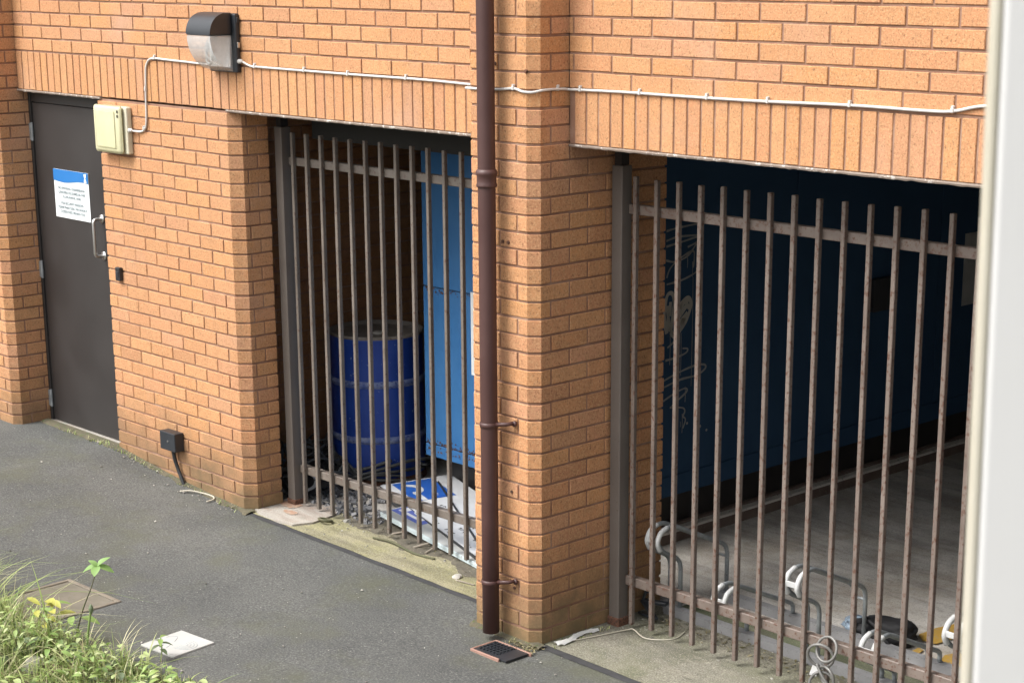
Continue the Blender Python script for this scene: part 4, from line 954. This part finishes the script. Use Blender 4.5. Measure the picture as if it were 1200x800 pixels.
# ---------------------------------------------------------------- planting on the verge
def add_blade(bm, p, ang, h, lean, w, curl=.6, seg=5):
    d = Vector((math.cos(ang), math.sin(ang), 0)); n = Vector((-d.y, d.x, 0)); pr = None
    for i in range(seg + 1):
        t = i / seg; c = Vector(p) + d * (lean * h * t ** 1.8) + Vector((0, 0, h * (t - curl * .35 * lean * t ** 3)))
        ww = w * (1 - t) ** .7 * (.6 + .4 * min(1, t * 5))
        if i == seg: a = b = bm.verts.new(c)
        else: a = bm.verts.new(c + n * ww); b = bm.verts.new(c - n * ww)
        if pr:
            if a is b: bm.faces.new((pr[0], pr[1], a))
            else: bm.faces.new((pr[0], pr[1], b, a))
        pr = (a, b)
def add_leaf(bm, p, d, up, L_, w, droop=.25, seg=4):
    d = Vector(d).normalized(); up = Vector(up); s = d.cross(up)
    s = s.normalized() if s.length > 1e-4 else Vector((1, 0, 0)); up = s.cross(d).normalized(); prev = None
    for i in range(seg + 1):
        t = i / seg; c = Vector(p) + d * (L_ * t) - up * (droop * L_ * t * t)
        ww = w * (math.sin(math.pi * min(1, t * .92 + .06)) ** .8)
        row = (bm.verts.new(c + s * ww + up * ww * .3), bm.verts.new(c), bm.verts.new(c - s * ww + up * ww * .3))
        if prev:
            bm.faces.new((prev[0], prev[1], row[1], row[0])); bm.faces.new((prev[1], prev[2], row[2], row[1]))
        prev = row
rg = random.Random(77)
def verge_pt():
    while True:
        x = rg.uniform(1.0, 4.7); d = abs(rg.gauss(0, .42)); y = -1.79 - d + max(0, x - 3.1) * .22 + rg.gauss(0, .02)
        if y > -3.1: return x, y, d
bm = BM()
for k in range(9800):
    x, y, d = verge_pt(); sc = (.55 + .45 * min(1, d / .25)) * (1.15 if x < 3.0 else max(.40, 1.15 - (x - 3.0) * .65))
    h = rg.uniform(.06, .30) * sc * (1.6 if rg.random() < .05 else 1) * (1.25 if x < 2.75 else 1) * (.8 + .5 * noise.noise(Vector((x * 4, y * 4, 2))))
    add_blade(bm, (x, y, gz(x)), rg.uniform(0, 6.28), h, rg.choice((rg.uniform(.1, .6), rg.uniform(.6, 2.2))), rg.choice((.0016, .0022, .0032, .0045, .0065)) * rg.uniform(.8, 1.3), rg.uniform(.2, 1.3))
struct(obj('verge_grass', bm, M_GRASS), 'stuff')
for nm, mat, cnt, lo, hi, zz in (('ground_cover', M_LEAF, 3000, .008, .027, .27), ('ivy', M_DLEAF, 1500, .016, .036, .12)):
    bm = BM()
    for k in range(cnt):
        x, y, d = verge_pt()
        if nm == 'ivy' and noise.noise(Vector((x * 3, y * 3, 4))) < .05: continue
        if nm == 'ground_cover' and noise.noise(Vector((x * 3.4, y * 3.4, 9))) < -.08: continue
        a = rg.uniform(0, 6.28); s = rg.uniform(lo, hi); sc = 1.0 if x < 3.2 else max(.4, 1 - (x - 3.2) * .6)
        add_leaf(bm, (x, y, gz(x) + .015 + rg.uniform(0, zz) * sc * min(1, .35 + d * 3)), (math.cos(a), math.sin(a), rg.uniform(-.2, .6)), (rg.uniform(-.3, .3), rg.uniform(-.3, .3), 1), s * 1.9, s * (.62 if nm == 'ivy' else rg.uniform(.32, .62)), rg.uniform(.1, .7))
    struct(obj(nm, bm, mat, None, True), 'stuff')
for k, (x, y, n_, h0, lab) in enumerate(((3.20, -1.86, 16, .27, 'clump of long arching green grass blades beside the yellow plant'), (2.85, -1.92, 18, .34, 'clump of long grass blades left of the yellow plant'), (2.45, -1.86, 20, .42, 'tallest clump of long grass blades at the left end of the verge'), (3.70, -1.72, 14, .17, 'low clump of broad grass blades below the white access cover'), (3.50, -1.86, 14, .20, 'clump of broad grass blades between the bud stalk and the bottom edge'))):
    t = thing('grass_clump', lab, 'plant', (x, y, gz(x)), 'grass clumps along the verge')
    for q in range(n_):
        bm = BM(); add_blade(bm, (x + rg.gauss(0, .03), y + rg.gauss(0, .03), gz(x)), rg.uniform(0, 6.28), h0 * rg.uniform(.5, 1.1), rg.uniform(.2, 1.3), rg.uniform(.004, .0075), rg.uniform(.3, 1.1), 8); obj('blade', bm, M_GBLADE, t)
bm = BM()
for k in range(420):
    q = rg.random()
    if q < .45: x = rg.uniform(.05, 2.0); y = -.012 - abs(rg.gauss(0, .018))
    elif q < .62: x = rg.uniform(.3, .75); y = rg.uniform(-.05, .0)
    elif q < .85: x = rg.uniform(4.42, 4.63); y = YP - .01 - abs(rg.gauss(0, .03))
    else: x = rg.uniform(4.57, 4.64); y = rg.uniform(-.2, .2)
    if noise.noise(Vector((x * 5, y * 2, 8))) < -.1: continue
    add_blade(bm, (x, y, gz(x)), rg.uniform(0, 6.28), rg.uniform(.008, .035), rg.uniform(.3, 1.4), rg.uniform(.0015, .004), .6, 3)
struct(obj('wall_foot_weeds', bm, M_GRASS), 'stuff')
# tall seedling
t = thing('seedling', 'tall thin seedling with a few green leaves at its top, beside the beige cover', 'plant', (3.10, -1.70, gz(3.1)))
base = Vector((3.10, -1.70, gz(3.1))); tip = Vector((3.285, -1.70, -2.072)); tip = Vector((3.205, -1.62, -2.09))
bm = BM(); add_tube(bm, smooth_path([base, base.lerp(tip, .35) + Vector((.0, .0, .02)), base.lerp(tip, .7) + Vector((.01, 0, .015)), tip], 6), [.0036 - .0016 * i / 18 for i in range(19)], 7); obj('stem', bm, M_STEM, t, True)
rt = Vector((.6884, .7253, 0)); 
for a, z_, L_, w_ in ((rt * .9 + Vector((.1, -.1, .0)), .30, .072, .020), (-rt * 1.0, .35, .070, .019), (rt * .5 + Vector((.0, .1, .9)), .40, .060, .017), (Vector((.55, -.55, -.1)), .1, .068, .024), (-rt * .5 + Vector((0, 0, .6)), .3, .045, .014)):
    bm = BM(); add_leaf(bm, tip, a, (.2, -.35, 1), L_, w_ * .9, z_ + .15, 6); obj('leaf', bm, M_SLEAF, t, True)
# yellowing plant
t = thing('yellow_plant', 'low plant with bright yellow leaves among the verge grass', 'plant', (3.09, -1.80, gz(3.09)))
b0 = Vector((3.09, -1.80, gz(3.09)))
bm = BM()
for k in range(5):
    e = b0 + Vector((rg.uniform(-.12, .12), rg.uniform(-.08, .08), rg.uniform(.16, .24))); add_tube(bm, smooth_path([b0, b0.lerp(e, .5) + Vector((0, 0, .03)), e], 4), .0022, 6)
obj('stem', bm, M_GSTEM, t, True)
for k in range(20):
    p = b0 + Vector((rg.gauss(0, .055), rg.gauss(0, .05), rg.uniform(.11, .23))); a = rg.uniform(0, 6.28)
    bm = BM(); add_leaf(bm, p, (math.cos(a), math.sin(a), rg.uniform(-.1, .4)), (0, -.3, 1), rg.uniform(.05, .085), rg.uniform(.012, .020), .3); obj('leaf', bm, M_YLEAF if k < 13 else M_LEAF, t, True)
# stalks with buds
for k, (x, y, h, lab) in enumerate(((3.36, -1.79, .25, 'green stalk with a dark bud at the right edge of the tall grass'), (2.52, -1.85, .34, 'tall arching grass stalk left of the beige cover'), (2.36, -1.84, .42, 'tallest feathery grass stalk at the left end of the verge'))):
    t = thing('grass_stalk', lab, 'plant', (x, y, gz(x)))
    b0 = Vector((x, y, gz(x))); e = b0 + Vector((.03 if k == 0 else -.05 * k, .02 + .05 * (k == 1), h))
    bm = BM(); add_tube(bm, smooth_path([b0, b0.lerp(e, .5) + Vector((-.01, 0, 0)), e], 6), [.005 if k == 0 else .0022] * 13, 7); obj('stem', bm, M_GSTEM, t, True)
    bm = BM()
    if k == 0: add_lathe(bm, [(.002, -.02), (.010, -.006), (.011, .008), (.005, .022), (.001, .026)], tuple(e), 10)
    else:
        for q in range(16): add_blade(bm, b0.lerp(e, .75 + .25 * q / 16), rg.uniform(0, 6.28), rg.uniform(.02, .05), 1.2, .0015)
    obj('bud' if k == 0 else 'seed_head', bm, M_DLEAF if k == 0 else M_GRASS, t)
    for q in range(3):
        bm = BM(); add_blade(bm, b0, rg.uniform(0, 6.28), h * rg.uniform(.5, .9), rg.uniform(.3, .8), .005); obj('blade', bm, M_GRASS, t)
# weed at the white cover
t = thing('weed', 'small dark leaved weed growing in front of the white access cover', 'plant', (3.56, -1.56, gz(3.56)))
b0 = Vector((3.565, -1.545, gz(3.56))); e = b0 + Vector((-.02, .02, .105))
bm = BM(); add_tube(bm, smooth_path([b0, b0.lerp(e, .5) + Vector((.012, 0, 0)), e], 5), .003, 7); obj('stem', bm, M_GSTEM, t, True)
for a in range(7):
    q = a * 2.4; bm = BM(); add_leaf(bm, b0.lerp(e, .5 + a * .08), (math.cos(q), math.sin(q), .25), (0, 0, 1), .05, .012, .5); obj('leaf', bm, M_DLEAF if a < 5 else M_LEAF, t, True)
for k, (x, y, h, a, ln) in enumerate(((3.42, -1.66, .20, .9, .8), (3.50, -1.67, .17, 2.0, .9))):
    t = thing('grass_tuft', ['thin grass tuft left of the white access cover', 'short grass tuft below the white access cover'][k], 'plant', (x, y, gz(x)))
    for q in range(6):
        bm = BM(); add_blade(bm, (x, y, gz(x)), a + rg.uniform(-1.2, 1.2), h * rg.uniform(.4, 1), ln, .0035); obj('blade', bm, M_GRASS, t)
lump('rock', 2.66, -1.98, .075, M_STONE, 'grey mossy rock at the left edge among the grass', 'rock', sq=.8, seed=4)
lump('rock', 3.32, -2.02, .060, M_STONE, 'grey rock among the grass beside the brown clay lump', 'rock', sq=.8, seed=9)
lump('clay_lump', 3.40, -1.97, .045, M_POT, 'rounded brown clay lump at the bottom edge among the grass', 'clay lump', sq=.8, seed=1)

# ---------------------------------------------------------------- white post beside the camera
P1 = Vector((9.61998, -4.57906, .52304)); ax = Vector((-.01178, -.0077, .9999)).normalized()
u = Vector((.8284, .5601, 0)); u = (u - ax * u.dot(ax)).normalized(); w = ax.cross(u)
Mw = Matrix(((u.x, w.x, ax.x, P1.x), (u.y, w.y, ax.y, P1.y), (u.z, w.z, ax.z, P1.z), (0, 0, 0, 1)))
t = thing('white_post', 'broad white painted upright close by at the right edge', 'post', (9.66, -4.55, gz(9.66)))
bm = BM(); add_box(bm, (.0075, 0, -3.2), (.16, .12, 1.6), .004, 0, Mw, 2); obj('face', bm, M_WINDOW, t)
bm = BM(); add_box(bm, (0, .004, -3.2), (.0070, .118, 1.6), .003, 0, Mw, 2); obj('cream_edge', bm, M_CREAMEDGE, t)  # narrow cream strip down the left edge of the upright

# ---------------------------------------------------------------- camera, light, render
cam = bpy.data.cameras.new('camera'); co = bpy.data.objects.new('camera', cam); COL.objects.link(co); S.camera = co
r = Vector((.68840698, .72531848, -.00298756)); d = Vector((.18730335, -.18174768, -.96534203)); f = Vector((-.70072342, .66398861, -.26097095))
up = -d
co.matrix_world = Matrix(((r.x, up.x, -f.x, 10.31407651), (r.y, up.y, -f.y, -5.64200004), (r.z, up.z, -f.z, .55312359), (0, 0, 0, 1)))
cam.sensor_fit = 'HORIZONTAL'; cam.sensor_width = 36; cam.lens = 2183.461 / 1200 * 36
cam.shift_x = -(629.436 - 600) / 1200; cam.shift_y = (535.219 - 400) / 1200
cam.clip_start = .05; cam.clip_end = 300
cam.dof.use_dof = True; cam.dof.focus_distance = 8.8; cam.dof.aperture_fstop = 14
sunv = Vector((-.38, -.85, 1.2)).normalized()
el = math.asin(sunv.z); az = math.atan2(sunv.x, sunv.y)
w = bpy.data.worlds.new('World'); S.world = w; w.use_nodes = True; nt = w.node_tree
bg = nt.nodes['Background']; sky = nt.nodes.new('ShaderNodeTexSky'); sky.sky_type = 'NISHITA'; sky.sun_disc = False
sky.sun_elevation = el; sky.sun_rotation = az; sky.dust_density = 6; sky.air_density = 1.2
hs = nt.nodes.new('ShaderNodeHueSaturation'); hs.inputs['Saturation'].default_value = .22
nt.links.new(sky.outputs[0], hs.inputs['Color']); nt.links.new(hs.outputs[0], bg.inputs[0]); bg.inputs[1].default_value = .15
sl = bpy.data.lights.new('sun', 'SUN'); so = bpy.data.objects.new('sun', sl); COL.objects.link(so)
sl.energy = 1.0; sl.angle = math.radians(24); sl.color = (1, .965, .915)
so.rotation_euler = sunv.to_track_quat('Z', 'Y').to_euler()
S.view_settings.view_transform = 'Standard'; S.view_settings.look = 'None'; S.view_settings.exposure = 1.06; S.view_settings.gamma = 1
S.render.engine = 'CYCLES'
try:
    S.cycles.use_denoising = True; S.cycles.max_bounces = 8; S.cycles.diffuse_bounces = 4; S.cycles.transmission_bounces = 8
except Exception: pass
